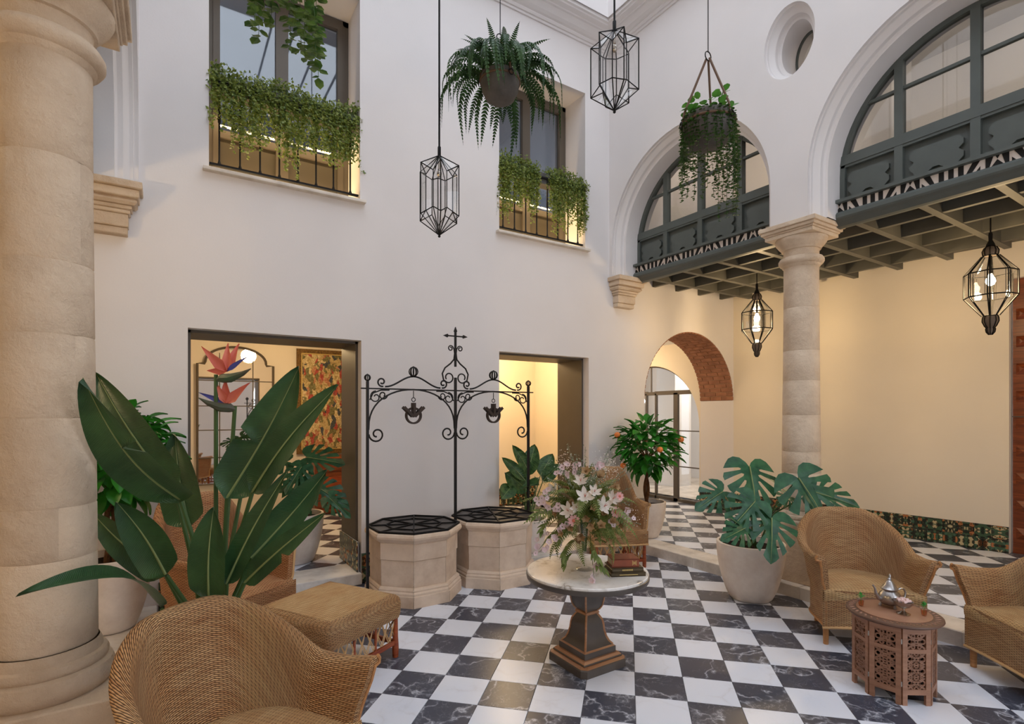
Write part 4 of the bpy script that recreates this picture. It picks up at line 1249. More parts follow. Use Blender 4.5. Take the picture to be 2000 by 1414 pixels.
def spiral(cx, cz, r0, r1, a0, turns, n=22):
    out = []
    for k in range(n + 1):
        f = k / n
        r_ = lerp(r0, r1, f); a = a0 + turns * 2 * PI * f
        out.append((cx + r_ * math.cos(a), cz + r_ * math.sin(a)))
    return out
def well_frame():
    t = thing('well_frame', 'black wrought iron well frame with scrolls, pulleys and a cross', 'iron frame', (0, 4.64, 0))
    xl, xm, xr = 1.478, 2.338, 3.192
    zb = 1.865
    T3 = lambda pts: [(p[0], 0, p[1]) for p in pts]
    for x, top in ((xl, 1.93), (xm, 1.99), (xr, 1.93)):
        mb = MB(); mb.box((x, 0, top / 2), (.022, .022, top)); mb.build('post', IRON, t)
    mb = MB(); mb.box(((xl + xr) / 2, 0, zb), (1.83, .02, .012)); mb.build('cross_bar', IRON, t)
    def cage(x, z, r_):
        mb = MB()
        for k in range(5):
            a = PI * k / 5
            mb.tube([(x + r_ * math.cos(b) * math.cos(a), r_ * math.cos(b) * math.sin(a), z + r_ * math.sin(b)) for b in [2 * PI * i / 14 for i in range(14)]], .005, 4, True)
        mb.ball((x, 0, z + r_), .009, 6, 4); mb.ball((x, 0, z - r_), .009, 6, 4)
        mb.build('cage_finial', IRON, t)
    cage(xl, 1.96, .026); cage(xr, 1.96, .026)
    for a, b, sgn in ((xl, xm, 1), (xm, xr, -1)):
        c = (a + b) / 2; hw = (b - a) / 2 - .011
        # brace arch under the bar with big scrolls at the feet
        zlow = 1.50
        arcp = []
        for k in range(25):
            th = PI - PI * k / 24
            arcp.append((c + hw * math.cos(th), zlow + (zb - zlow) * max(0, math.sin(th)) ** .8))
        left = spiral(a + .085, zlow - .06, .015, .072, PI * 1.2, -1.2)[::1]
        mb = MB(); mb.tube(T3(arcp), .008, 5)
        mb.tube(T3(spiral(a + .083, zlow - .04, .072, .02, PI, 1.25)), .008, 5)
        mb.tube(T3(spiral(b - .083, zlow - .04, .072, .02, 0, -1.25)), .008, 5)
        mb.build('brace_arch', IRON, t)
        # small scrolls in the corners
        mb = MB()
        for sx, bx in ((1, a), (-1, b)):
            mb.tube(T3([(bx + sx * x, z) for x, z in spiral(.075, zb - .075, .055, .014, PI * .5, 1.2)]), .006, 5)
            mb.tube(T3([(bx + sx * x, z) for x, z in spiral(.14, zb - .055, .042, .012, 0, -1.15)]), .006, 5)
            mb.tube(T3([(bx + sx * .02, zb - .1), (bx + sx * .05, zb - .04), (bx + sx * .12, zb - .012), (bx + sx * .2, zb - .01)]), .006, 5)
        mb.build('corner_scroll', IRON, t)
        # hump above the bar
        mb = MB()
        hp = [(c + .27 * x, zb + .02 + .10 * (math.cos(PI * x) * .5 + .5)) for x in [-1 + 2 * k / 20 for k in range(21)]]
        mb.tube(T3(hp), .008, 5)
        mb.tube(T3(spiral(c - .30, zb + .062, .042, .012, -PI / 2 + .3, -1.2)), .008, 5)
        mb.tube(T3(spiral(c + .30, zb + .062, .042, .012, -PI / 2 - .3, 1.2)), .008, 5)
        mb.build('crest_scroll', IRON, t)
        cage(c, zb + .165, .042)
        # pulley
        pz = zb - .24
        mb = MB(); mb.tube([(c, 0, zb - .01), (c, 0, zb - .075)], .004, 5)
        mb.tube([(c + .018 * math.cos(a_), 0, zb - .093 + .018 * math.sin(a_)) for a_ in [2 * PI * i / 12 for i in range(12)]], .004, 4, True)
        hk = mb.build('hook', IRON, t)
        mb = MB()
        rows_ = []
        for r_, yy in ((.062, -.014), (.078, -.016), (.070, 0), (.078, .016), (.062, .014)):
            rows_.append([(c + r_ * math.cos(2 * PI * i / 28), yy, pz + r_ * math.sin(2 * PI * i / 28)) for i in range(28)])
        rows_.append(rows_[0])
        mb.grid(rows_, closed=True)
        pu = mb.build('pulley_wheel', RUST, t, True)
        mb = MB()
        for s_ in (-1, 1):
            mb.bar((c + s_ * .098, -.022, pz + .078), (c + s_ * .006, -.022, pz - .008), .012, .026); mb.bar((c + s_ * .098, .022, pz + .078), (c + s_ * .006, .022, pz - .008), .012, .026)
        mb.box((c, 0, pz + .06), (.026, .06, .115))
        mb.build('pulley_fork', RUST, pu)
    # lyre and cross above the middle post
    mb = MB()
    for s_ in (-1, 1):
        ly = [(xm + s_ * x, z) for x, z in ((.085, zb + .075), (.125, zb + .10), (.138, zb + .16), (.11, zb + .215), (.05, zb + .26), (.015, zb + .30), (.006, zb + .36))]
        mb.tube(T3(ly), .008, 5)
        mb.tube(T3([(xm + s_ * x, z) for x, z in spiral(.072, zb + .125, .052, .03, -PI * .3, -.95)]), .007, 5)
        mb.tube(T3([(xm + s_ * x, z) for x, z in ((.006, zb + .34), (.015, zb + .40), (.03, zb + .425))] + [(xm + s_ * x, z) for x, z in spiral(.05, zb + .405, .028, .01, PI * .75, -1.2)]), .006, 5)
    mb.build('lyre_scroll', IRON, t)
    mb = MB(); mb.box((xm, 0, zb + .40), (.018, .018, .34)); mb.box((xm, 0, zb + .525), (.17, .014, .012))
    for p, d in (((xm, zb + .57), (0, 1)), ((xm - .085, zb + .525), (-1, 0)), ((xm + .085, zb + .525), (1, 0))):
        x, z = p
        q = [(x + d[0] * .045, z + d[1] * .045), (x + d[1] * .017, z + d[0] * .017), (x - d[0] * .012, z - d[1] * .012), (x - d[1] * .017, z - d[0] * .017)]
        mb.prism(q, -.008, .008, lambda a, b, y: (a, y, b))
    mb.box((xm, 0, zb + .30), (.03, .03, .02))
    mb.build('cross', IRON, t)
RUST = simple('rusty_iron', srgb(62, 50, 44), 0.6, 0.4, 0.2, 30)
well_frame()

# ================================================================ pedestal table with books
def square_stack(mb, prof, mi=0, cut=0.0):
    rows_ = []
    for hw, z in prof:
        if cut:
            c = min(cut, hw * .5)
            pts = [(-hw + c, -hw), (hw - c, -hw), (hw, -hw + c), (hw, hw - c), (hw - c, hw), (-hw + c, hw), (-hw, hw - c), (-hw, -hw + c)]
        else: pts = [(-hw, -hw), (hw, -hw), (hw, hw), (-hw, hw)]
        rows_.append([(x, y, z) for x, y in pts])
    mb.grid(rows_, closed=True, mi=mi)
    mb.add(rows_[-1], [tuple(range(len(rows_[-1])))], mi=mi); mb.add(rows_[0], [tuple(range(len(rows_[0])))], mi=mi)
PT = thing('pedestal_table', 'round white marble table on a dark pedestal with copper edges', 'table', (2.345, 2.72, 0))
mb = MB(); square_stack(mb, [(.192, 0), (.192, .045), (.187, .052)], cut=.03); mb.build('plinth', BLKWOOD, PT)
for pr, ct in (([(.187, .052), (.166, .060)], .03), ([(.158, .072), (.146, .085)], 0), ([(.130, .123), (.120, .131)], 0), ([(.050, .324), (.058, .332), (.054, .342), (.046, .346)], 0)):
    mb = MB(); square_stack(mb, pr, cut=ct); mb.build('copper_moulding', COPPERW, PT)
for pr in ([(.158, .058), (.162, .066), (.157, .073)], [(.132, .084), (.132, .123)]):
    mb = MB(); square_stack(mb, pr); mb.build('base_step', BLKWOOD, PT)
prof_lo = [(.119, .131), (.102, .15), (.089, .18), (.080, .22), (.076, .26), (.071, .285), (.057, .31), (.047, .325)]
prof_hi = [(.047, .346), (.060, .36), (.072, .385), (.078, .42), (.083, .48), (.086, .56)]
for nm, pr in (('lower_shaft', prof_lo), ('upper_shaft', prof_hi)):
    mb = MB(); square_stack(mb, pr); o = mb.build(nm, BLKWOOD, PT, 50)
    eb = MB()
    for sx in (-1, 1):
        for sy in (-1, 1):
            eb.tube([(sx * (h_ - .001), sy * (h_ - .001), z) for h_, z in pr], .0075, 5)
    eb.build('edge_bead', COPPERW, o)
mb = MB(); mb.lathe([(.10, .552), (.38, .556), (.40, .562), (.404, .575), (.404, .592), (.400, .594)], 64); mb.build('table_rim', BLKWOOD, PT, True)
mb = MB(); mb.lathe([(.398, .590), (.398, .606), (.394, .61)], 64); mb.build('marble_top', TABLETOP, PT, 30)

def book(name, label, loc, rz, w, d, h, cover, mark):
    t = thing(name, label, 'book', loc, rz, 'books stacked on the marble table')
    mb = MB(); mb.box((0, 0, .004), (w, d, .007)); mb.box((0, 0, h - .004), (w, d, .007)); mb.box((0, -d / 2 + .005, h / 2), (w, .010, h)); mb.build('cover', cover, t)
    mb = MB(); mb.box((0, .004, h / 2), (w - .012, d - .014, h - .014)); mb.build('page_block', PAPER, t)
    mb = MB()
    for bx in mark:
        mb.box((bx[0], -d / 2 - .0005, bx[1]), (bx[2], .002, bx[3]))
    mb.build('spine_print', GOLD, t)
bx0 = Vector((2.50, 2.53))
rzb = R(-26)
book('book', 'wide olive brown book at the bottom of the stack on the marble table', (bx0.x, bx0.y, .61), rzb, .225, .165, .026, BOOKO, [(0, .012, .12, .004)])
book('book', 'olive brown book with gold lettering in the middle of the stack', (bx0.x - .003, bx0.y + .004, .636), rzb + .03, .205, .155, .028, BOOKO, [(.0 + .008 * k - .035, .014, .005, .010) for k in range(9)])
book('book', 'thick red brown book on top of the stack on the marble table', (bx0.x - .012, bx0.y + .006, .664), rzb - .03, .175, .135, .055, BOOKR, [(.045, .028, .003, .030), (.069, .028, .003, .030), (.057, .028, .012, .004), (.052, .028, .004, .02), (.062, .028, .004, .02)])

# ================================================================ wicker seating
def shell_plan(Wh, Db, Lf, n=40):
    """points and outward normals of a U seen from above (chair faces -y)"""
    pts = []
    for k in range(n + 1):
        t = -1 + 2 * k / n
        at = abs(t); sg = 1 if t >= 0 else -1
        if at <= .62:
            a = (t / .62) * PI / 2
            x, y = Wh * math.sin(a), Db * math.cos(a)
            nx, ny = math.sin(a) / Wh, math.cos(a) / Db
        else:
            f = (at - .62) / .38
            x, y = sg * Wh, -f * Lf
            nx, ny = sg, 0
        l = math.hypot(nx, ny)
        pts.append((t, x, y, nx / l, ny / l))
    return pts

def wicker_chair(name, label, loc, rz, kind, group, mat=None):
    mat = mat or WICK
    t_ = thing(name, label, 'armchair', loc, rz, group)
    if kind == 'barrel':
        Wh, Db, Lf = .315, .27, .30
        zh, zs, za, zb = .125, .40, .60, .86
        lean, flare, roll = .062, .0, .032
    else:
        Wh, Db, Lf = .285, .24, .30
        zh, zs, za, zb = .25, .40, .66, 1.0
        lean, flare, roll = .03, .0, .022
    P = shell_plan(Wh, Db, Lf, 48)
    rows_ = []; uvs = []
    u = 0
    for i, (t, x, y, nx, ny) in enumerate(P):
        at = abs(t)
        if i: u += math.hypot(x - P[i - 1][1], y - P[i - 1][2])
        if kind == 'barrel':
            zt = za + (zb - za) * (1 - smooth01((at - .12) / .62)) + .02 * smooth01((at - .85) / .15)
        else:
            zt = za + (zb - za) * (1 - smooth01((at - .22) / .36))
        sec = []
        def off(z): return lean * smooth01((z - zs + .1) / .5) + (-.012 if z < zs else 0)
        ny_o = 9
        for k in range(ny_o + 1):
            z = lerp(zh, zt - .012, k / ny_o); sec.append((off(z), z))
        # rolled rim outward
        o = off(zt)
        sec += [(o + roll * .75, zt - .008), (o + roll * .85, zt + .008), (o + roll * .5, zt + .024), (o - .005, zt + .028), (o - .03, zt + .016), (o - .042, zt - .01)]
        for k in range(1, 8):
            z = lerp(zt - .012, zs - .02, k / 7); sec.append((off(z) - .042, z))
        row = []; uv = []; v = 0
        fwd = -.05 * smooth01((at - .8) / .2) if kind == 'barrel' else 0
        for j, (o_, z) in enumerate(sec):
            if j: v += math.hypot(o_ - sec[j - 1][0], z - sec[j - 1][1])
            yy = y + ny * o_ + fwd * smooth01((z - zs) / .22) * (1 if kind == 'barrel' else 0)
            row.append((x + nx * o_, yy, z)); uv.append((u, v))
        rows_.append(row); uvs.append(uv)
    mb = MB(); mb.grid(rows_, uvs)
    # close the arm fronts
    ns = len(rows_[0])
    for idx in (0, -1):
        r_ = rows_[idx]
        a = r_[:13]; b = r_[13:][::-1]
        m = 8
        for j in range(m):
            f0, f1 = j / m, (j + 1) / m
            pa = [a[round(lerp(2, 12, f0))], a[round(lerp(2, 12, f1))]]; pb = [b[round(lerp(0, len(b) - 1, f0))], b[round(lerp(0, len(b) - 1, f1))]]
            mb.add([pa[0], pa[1], pb[1], pb[0]], [(0, 1, 2, 3)])
    mb.build('woven_shell', mat, t_, 60)
    # braided edges
    bd = MB()
    for idx in (0, -1):
        r_ = rows_[idx]
        bd.tube([r_[j] for j in range(0, 13)], .009, 6)
    bd.tube([r_[0] for r_ in rows_], .010, 6)
    bd.build('braided_edge', CANEB if kind == 'barrel' else CANE, t_, True)
    # seat: bulging woven cushion with a rolled front
    def half(y):
        if y <= 0: return Wh - .03
        return max(.02, (Wh - .03) * math.sqrt(max(0, 1 - (y / (Db - .02)) ** 2)))
    sr = []; su = []
    yf = -Lf - (.0 if kind == 'barrel' else .015)
    ylist = [yf - .004, yf - .016, yf - .018, yf - .010, yf + .012] + [lerp(yf + .03, Db - .03, k / 12) for k in range(13)]
    zl = [zs - .10, zs - .06, zs - .03, zs - .006, zs + .008] + [zs + .012 + (.028 if kind != 'barrel' else .012) * math.sin(PI * min(1, (k + .8) / 13)) for k in range(13)]
    cum = 0
    for q, (y, z) in enumerate(zip(ylist, zl)):
        if q: cum += math.hypot(y - ylist[q - 1], z - zl[q - 1])
        h_ = half(max(y, yf)) + (.035 if kind == 'barrel' and y < yf + .03 else 0.02)
        row = []; uv = []
        for k in range(15):
            f = -1 + 2 * k / 14
            row.append((h_ * f, y, z - .025 * abs(f) ** 4 * (1 if q > 4 else 0))); uv.append((h_ * f, cum))
        sr.append(row); su.append(uv)
    mb = MB(); mb.grid(sr, su)
    mb.build('seat', WICKS if kind == 'barrel' else mat, t_, 60)
    # front skirt
    mb = MB(); fr_ = []; fu = []
    hw = Wh + .012
    for k in range(7):
        z = lerp(zs - .005, zh - (.0), k / 6)
        row = []; uv = []
        for j in range(21):
            f = -1 + 2 * j / 20
            sag = .018 * (1 - f * f) if kind == 'barrel' else 0
            zz = z + sag * (k / 6)
            row.append((hw * f, yf - .006 - .012 * (1 - f * f) , zz)); uv.append((hw * f, z))
        fr_.append(row); fu.append(uv)
    mb.grid(fr_, fu); o = mb.build('front_skirt', mat, t_, 60)
    mb = MB(); mb.tube(fr_[-1], .010, 6); mb.build('hem_braid', CANE, o, True)
    # legs
    for sx in (-1, 1):
        for y, lx in ((yf + .025, Wh - .02), (Db * .62, Wh * .66)):
            mb = MB()
            if kind == 'barrel':
                mb.tube([(sx * lx, y, zh + .12), (sx * lx * 1.0, y + (.015 if y > 0 else -.0), 0)], [.022, .017], 10); mb.build('leg', LEGW, t_, True)
            else:
                mb.tube([(sx * lx, y, .26), (sx * lx, y, .12), (sx * lx, y, .06), (sx * lx, y, 0)], [.016, .018, .021, .019], 10); mb.build('leg', REDW, t_, True)
    if kind != 'barrel':
        lattice(t_, [(-Wh + .02, yf + .025), (Wh - .02, yf + .025)], .075, .245)
        lattice(t_, [(Wh - .02, yf + .025), (Wh * .66, Db * .62)], .075, .245)
        lattice(t_, [(-Wh + .02, yf + .025), (-Wh * .66, Db * .62)], .075, .245)
    return t_

def lattice(parent, seg, z0, z1):
    (x0, y0), (x1, y1) = seg
    L = math.hypot(x1 - x0, y1 - y0)
    n = max(4, round(L / .075))
    mb = MB()
    pt = lambda f, z: (lerp(x0, x1, f), lerp(y0, y1, f), z)
    for k in range(n):
        a, b = k / n, (k + 1) / n
        for s_ in (0, .25):
            mb.tube([pt(min(1, a + s_ / n), z0 + .02), pt(b, z1)], .0035, 4); mb.tube([pt(a, z1), pt(min(1, b + s_ / n), z0 + .02)], .0035, 4)
    mb.build('cane_lattice', CANE, parent)
    mb = MB(); mb.bar(pt(0, z0), pt(1, z0), .016, .03); mb.build('stretcher', REDW, parent)
    for f in (.33, .66):
        mb = MB(); mb.tube([pt(f, z0), pt(f, z1)], .009, 6); mb.build('slat', REDW, parent)
CANEB = simple('cane_braid', srgb(178, 124, 74), 0.55, 0, 0.2, 60)

def facing(dx, dy): return math.atan2(dy, dx) + PI / 2
G1 = 'low wicker tub chairs'; G2 = 'high backed wicker armchairs'
wicker_chair('wicker_armchair', 'large honey wicker tub chair cut off at the bottom left foreground', (0.225, 2.235, 0), facing(.58, -.81), 'barrel', G1)
wicker_chair('wicker_armchair', 'honey wicker tub chair between the monstera pot and the tea table', (4.36, 1.99, 0), facing(-.70, -.71), 'barrel', G1)
wicker_chair('wicker_armchair', 'honey wicker tub chair cut off at the right edge beside the tea table', (4.45, 0.90, 0), facing(-.80, .60), 'barrel', G1)
HC = wicker_chair('wicker_armchair', 'high backed wicker armchair with lattice apron behind the bird of paradise plant', (0.30, 4.34, 0), facing(.57, -.82), 'high', G2, WICKR)
HC.scale = (1.24, 1.14, 1.03)
wicker_chair('wicker_armchair', 'high backed wicker armchair with lattice apron behind the flower table', (4.17, 4.42, 0), facing(-.42, -.91), 'high', G2)

# ottoman
def ottoman(loc, rz):
    t = thing('wicker_ottoman', 'long wicker ottoman footstool with lattice apron beside the wells', 'ottoman', loc, rz)
    hx, hy, zt, zb = .325, .345, .425, .27
    r_ = .06
    prof = []
    for k in range(7):
        a = PI / 2 * k / 6
        prof.append((-r_ + r_ * math.cos(a), zt - r_ + r_ * math.sin(a)))
    def ring(o, z, n=8):
        out = []
        c = .05
        for cx, cy, a0 in ((hx - c, hy - c, 0), (-hx + c, hy - c, PI / 2), (-hx + c, -hy + c, PI), (hx - c, -hy + c, 1.5 * PI)):
            for k in range(n + 1):
                a = a0 + PI / 2 * k / n
                out.append((cx + (c + o) * math.cos(a), cy + (c + o) * math.sin(a), z))
        return out
    secs = [(-.012, zb), (-.002, zb + .03)] + [(0, zt - r_ - .02)] + prof
    mb = MB(); rows_ = [ring(o, z) for o, z in secs]; uv = []
    v = 0
    for i, rw in enumerate(rows_):
        if i: v += math.hypot(secs[i][0] - secs[i - 1][0], secs[i][1] - secs[i - 1][1])
        u = 0; l = []
        for j, p in enumerate(rw):
            if j: u += math.dist(p, rw[j - 1])
            l.append((u, v))
        uv.append(l)
    mb.grid(rows_, uv, closed=True)
    mb.build('woven_side', WICK, t, 60)
    mb = MB(); gr = []; gu = []
    for i in range(13):
        y = lerp(-hy + r_ - .012, hy - r_ + .012, i / 12); row = []; ul = []
        for j in range(13):
            x = lerp(-hx + r_ - .012, hx - r_ + .012, j / 12)
            row.append((x, y, zt - .004 + .018 * (1 - (x / hx) ** 2) * (1 - (y / hy) ** 2))); ul.append((x, y))
        gr.append(row); gu.append(ul)
    mb.grid(gr, gu); mb.build('woven_top', WICKS, t, 60)
    cs = [(-hx + .04, -hy + .04), (hx - .04, -hy + .04), (hx - .04, hy - .04), (-hx + .04, hy - .04)]
    for x, y in cs:
        mb = MB(); mb.tube([(x, y, .29), (x, y, .14), (x, y, .06), (x, y, 0)], [.016, .018, .023, .020], 10); mb.build('leg', REDW, t, True)
    for k in range(4): lattice(t, (cs[k], cs[(k + 1) % 4]), .10, .275)
ottoman((0.90, 3.60, 0), math.atan2(-.55, .31) + PI / 2)

# ================================================================ octagonal tea table and tea set
TT = thing('tea_table', 'small octagonal carved wooden tea table with dark rim', 'table', (3.66, 1.46, 0), R(10))
mb = MB(); mb.lathe([(.205, .438), (.236, .442), (.244, .450), (.242, .458), (.236, .461)], 48); mb.build('carved_rim', TEADARK, TT, True)
mb = MB(); mb.lathe([(.188, .459), (.188, .4655), (.186, .4665)], 48); mb.build('table_top', TEAW, TT, 30)
rim = MB()
for k in range(40):
    a = 2 * PI * k / 40
    rim.tube([((.213 + .014 * math.sin(q * 3.1)) * math.cos(a + q * .04), (.213 + .014 * math.sin(q * 3.1)) * math.sin(a + q * .04), .4615) for q in [-1, -.6, -.2, .2, .6, 1]], .0022, 4)
rim.build('carved_scrollwork', TEAW, TT)
apT = .188
wT = 2 * apT * math.tan(PI / 8)
def fret_panel():
    """one hinged side of the table: frame, carved fretwork, feet"""
    fm = MB(); h0, h1 = .0, .44
    st = .026; th = .018
    for sx in (-1, 1): fm.box((sx * (wT / 2 - st / 2 - .001), 0, (h0 + h1) / 2), (st, th, h1 - h0))
    for z, h in ((.42, .035), (.305, .022), (.075, .03)): fm.box((0, 0, z), (wT - 2 * st, th, h))
    fw = MB()
    hw = wT / 2 - st
    def ringat(x, z, r_): fw.tube([(x + r_ * math.cos(2 * PI * i / 10), 0, z + r_ * math.sin(2 * PI * i / 10)) for i in range(10)], 0.0056, 5, True)
    for z0, z1, rows_ in ((.09, .294, 3), (.316, .402, 1)):
        dz = (z1 - z0) / rows_
        for q in range(rows_):
            zc = z0 + dz * (q + .5)
            fw.bar((-hw, 0, zc - dz / 2), (hw, 0, zc + dz / 2), .008, .011); fw.bar((-hw, 0, zc + dz / 2), (hw, 0, zc - dz / 2), .008, .011)
            ringat(0, zc, .021); ringat(0, zc, .009)
            for sx in (-1, 1):
                ringat(sx * hw * .66, zc, .014); ringat(sx * hw * .33, zc + dz * .36, .009); ringat(sx * hw * .33, zc - dz * .36, .009)
            fw.bar((-hw, 0, zc + dz / 2), (hw, 0, zc + dz / 2), .008, .007)
    return fm.mesh('side_frame', TEAW), fw.mesh('fretwork', TEAFRET)
fme, fwe = fret_panel()
hg = MB(); hg.tube([(0, 0, -.014), (0, 0, .014)], .0055, 8)
hge = hg.mesh('hinge', SILVER, True)
for k in range(8):
    a = PI / 4 * k
    p = link('side_frame', fme, TT, (apT * math.cos(a), apT * math.sin(a), 0), (0, 0, a + PI / 2))
    link('fretwork', fwe, p)
    for z in (.12, .36):
        link('hinge', hge, p, (wT / 2, -.004, z))

mb = MB(); mb.lathe([(apT - .03, .08), (apT - .03, .43)], 8, a0=PI / 8, capb=False, capt=False); mb.build('inner_shade', TEASHADE, TT)  # dark sheet added behind the fretwork as painted shade

def teapot(loc, rz):
    t = thing('teapot', 'engraved pewter teapot with curved spout on the tea table', 'teapot', loc, rz)
    mb = MB(); mb.lathe([(.030, .012), (.045, .018), (.060, .04), (.062, .058), (.052, .082), (.036, .098), (.032, .104), (.036, .108)], 28); mb.build('body', PEWTER, t, True)
    for k in range(3):
        a = 2 * PI * k / 3 + .4
        mb = MB(); mb.tube([(.042 * math.cos(a), .042 * math.sin(a), .02), (.05 * math.cos(a), .05 * math.sin(a), 0)], [.007, .009], 6); mb.build('foot', PEWTER, t, True)
    mb = MB(); mb.lathe([(.044, .106), (.046, .112), (.040, .118), (.028, .135), (.018, .155), (.010, .162), (.012, .168), (.006, .175), (.007, .19), (.002, .20)], 24); mb.build('lid', PEWTER, t, True)
    mb = MB(); mb.tube([(-.050, 0, .048), (-.075, 0, .054), (-.092, 0, .085), (-.098, 0, .115), (-.112, 0, .136)], [.014, .012, .008, .006, .005], 10); mb.build('spout', PEWTER, t, True)
    mb = MB(); mb.tube([(.045, 0, .095), (.07, 0, .108), (.095, 0, .104), (.108, 0, .08), (.10, 0, .05), (.085, 0, .04), (.055, 0, .038)], .0055, 8); mb.build('handle', PEWTER, t, True)
teapot((3.71, 1.50, .4675), facing(.84, -.54) - PI / 2 + .12)
t = thing('sugar_bowl', 'silver footed bowl of pink sugar cubes on the tea table', 'bowl', (3.64, 1.40, .4665))
mb = MB(); mb.lathe([(.034, 0), (.036, .005), (.02, .012), (.008, .02), (.008, .035), (.012, .038)], 24); mb.build('stem_foot', SILVER, t, True)
mb = MB(); mb.lathe([(.010, .036), (.03, .044), (.044, .06), (.05, .078), (.048, .078), (.042, .062), (.028, .048), (.0, .042)], 24, capb=False, capt=False); mb.build('cup', PEWTER, t, True)
cmb = MB(); cmb.bevbox((0, 0, 0), (.018, .015, .014), .002)
cme = cmb.mesh('sugar_cube', SUGAR)
rs = random.Random(3)
for k in range(14):
    a = 2.4 * k; r_ = .034 * math.sqrt(k / 14)
    link('sugar_cube', cme, t, (r_ * math.cos(a), r_ * math.sin(a), .076 + .014 * (1 - (r_ / .034)) + rs.uniform(0, .004)), (rs.uniform(-.4, .4), rs.uniform(-.4, .4), rs.uniform(0, 3)))
for q, (p, lb) in enumerate((((3.575, 1.60, .4665), 'small glass of mint tea left of the teapot'), ((3.715, 1.325, .4665), 'small glass of mint tea right of the sugar bowl'))):
    t = thing('tea_glass', lb, 'glass', p, q * 1.0, 'mint tea glasses')
    mb = MB(); mb.lathe([(.0, .001), (.014, .001), (.016, .02), (.019, .046), (.0175, .046), (.0145, .02), (.012, .004), (.0, .004)], 18, capb=False, capt=False); mb.build('tumbler', GLASS, t, True)
    mb = MB(); mb.lathe([(.012, .004), (.0143, .02), (.016, .034)], 16); mb.build('tea', TEA, t, True)
    lm = MB(); lm.add([(0, 0, 0), (.012, .008, .006), (.026, 0, .002), (.012, -.008, .006)], [(0, 1, 2, 3)])
    lme = lm.mesh('mint_leaf', MINT)
    for k in range(9):
        link('mint_leaf', lme, t, (0.004 * math.cos(k), .004 * math.sin(k), .05 + .004 * (k % 4)), (0, -R(15 + 17 * (k % 4)), 2.3 * k))
    mb = MB(); mb.tube([(0, 0, .01), (.003, 0, .065)], .0012, 4); mb.build('sprig', MINT, t)

# ================================================================ left room furnishings
t = thing('arched_mirror', 'tall arched wall mirror in a bronze frame behind the left doorway', 'mirror', (0.86, 8.88, 0))
xs = .50; zb, zsh, zt = .62, 2.36, 2.62
sh = [(-xs, zb), (xs, zb), (xs, zsh), (xs - .09, zsh)] + [((xs - .10) * math.cos(a), zsh + .03 + (zt - zsh - .03) * math.sin(a)) for a in [PI * k / 20 for k in range(21)]] + [(-xs + .09, zsh), (-xs, zsh)]
mb = MB(); mb.prism(sh, -.02, .0, lambda x, z, y: (x, y, z)); mb.build('glass', MIRROR, t)
mb = MB(); mb.tube([(x, -.03, z) for x, z in sh], .018, 6, True); mb.build('frame', LINING, t)
for x in (-.22, .22):
    mb = MB(); mb.box((x, -.024, (zb + 2.55) / 2), (.014, .012, 2.50 - zb)); mb.build('mirror_bar', LINING, t)
for z in (1.0, 1.4, 1.75, 2.12):
    mb = MB(); mb.box((0, -.024, z), (xs * 2, .012, .014)); mb.build('mirror_bar', LINING, t)
t = thing('wall_tapestry', 'woven tapestry in red, gold and green hanging above the wooden cabinet', 'tapestry', (2.09, 8.885, 1.0))
TAPB = tapestry_mat('tapestry_border')
mb = MB(); rows_ = []
for i in range(13):
    z = lerp(0, 1.66, i / 12)
    rows_.append([(lerp(-.31, .31, k / 12), -.012 - .006 * math.sin(k * 1.3 + i * .3), z * .92 + .07) for k in range(13)])
mb.grid(rows_); mb.build('picture_field', TAPM, t, 'all')
mb = MB()
for (x0, x1, z0, z1) in ((-.39, -.31, 0, 1.66), (.31, .39, 0, 1.66), (-.31, .31, 0, .075), (-.31, .31, 1.585, 1.66)):
    mb.box(((x0 + x1) / 2, -.012, (z0 + z1) / 2), (x1 - x0, .016, z1 - z0))
mb.build('woven_border', simple('tapestry_border_wool', srgb(112, 84, 46), 0.95, 0, 0.5, 40), t)
mb = MB()
for (x0, x1, z0, z1) in ((-.32, -.305, .07, 1.59), (.305, .32, .07, 1.59), (-.31, .31, .065, .08), (-.31, .31, 1.58, 1.595)):
    mb.box(((x0 + x1) / 2, -.024, (z0 + z1) / 2), (x1 - x0, .006, z1 - z0))
mb.build('gold_band', GOLD, t)
t = thing('wooden_cabinet', 'dark red brown wooden sideboard cabinet under the tapestry', 'cabinet', (2.36, 8.62, ZF))
mb = MB(); mb.box((0, 0, .43), (.98, .44, .76)); mb.build('body', MAHOG, t)
mb = MB(); mb.bevbox((0, -.01, .835), (1.06, .50, .05), .012); mb.build('top', MAHOG, t)
mb = MB(); mb.bevbox((0, -.01, .03), (1.04, .48, .06), .012); mb.build('plinth', MAHOG, t)
for x in (-.24, .24):
    mb = MB(); mb.box((x, -.228, .37), (.44, .02, .52)); d_ = mb.build('door', MAHOG, t)
    mb = MB(); mb.bevbox((x, -.242, .37), (.30, .016, .38), .006); mb.build('door_panel', REDW, d_)
    mb = MB(); mb.ball((x + (-.18 if x > 0 else .18), -.25, .40), .012, 8, 6); mb.build('knob', GOLD, d_)
    mb = MB(); mb.box((x, -.228, .71), (.44, .02, .12)); d_ = mb.build('drawer', MAHOG, t)
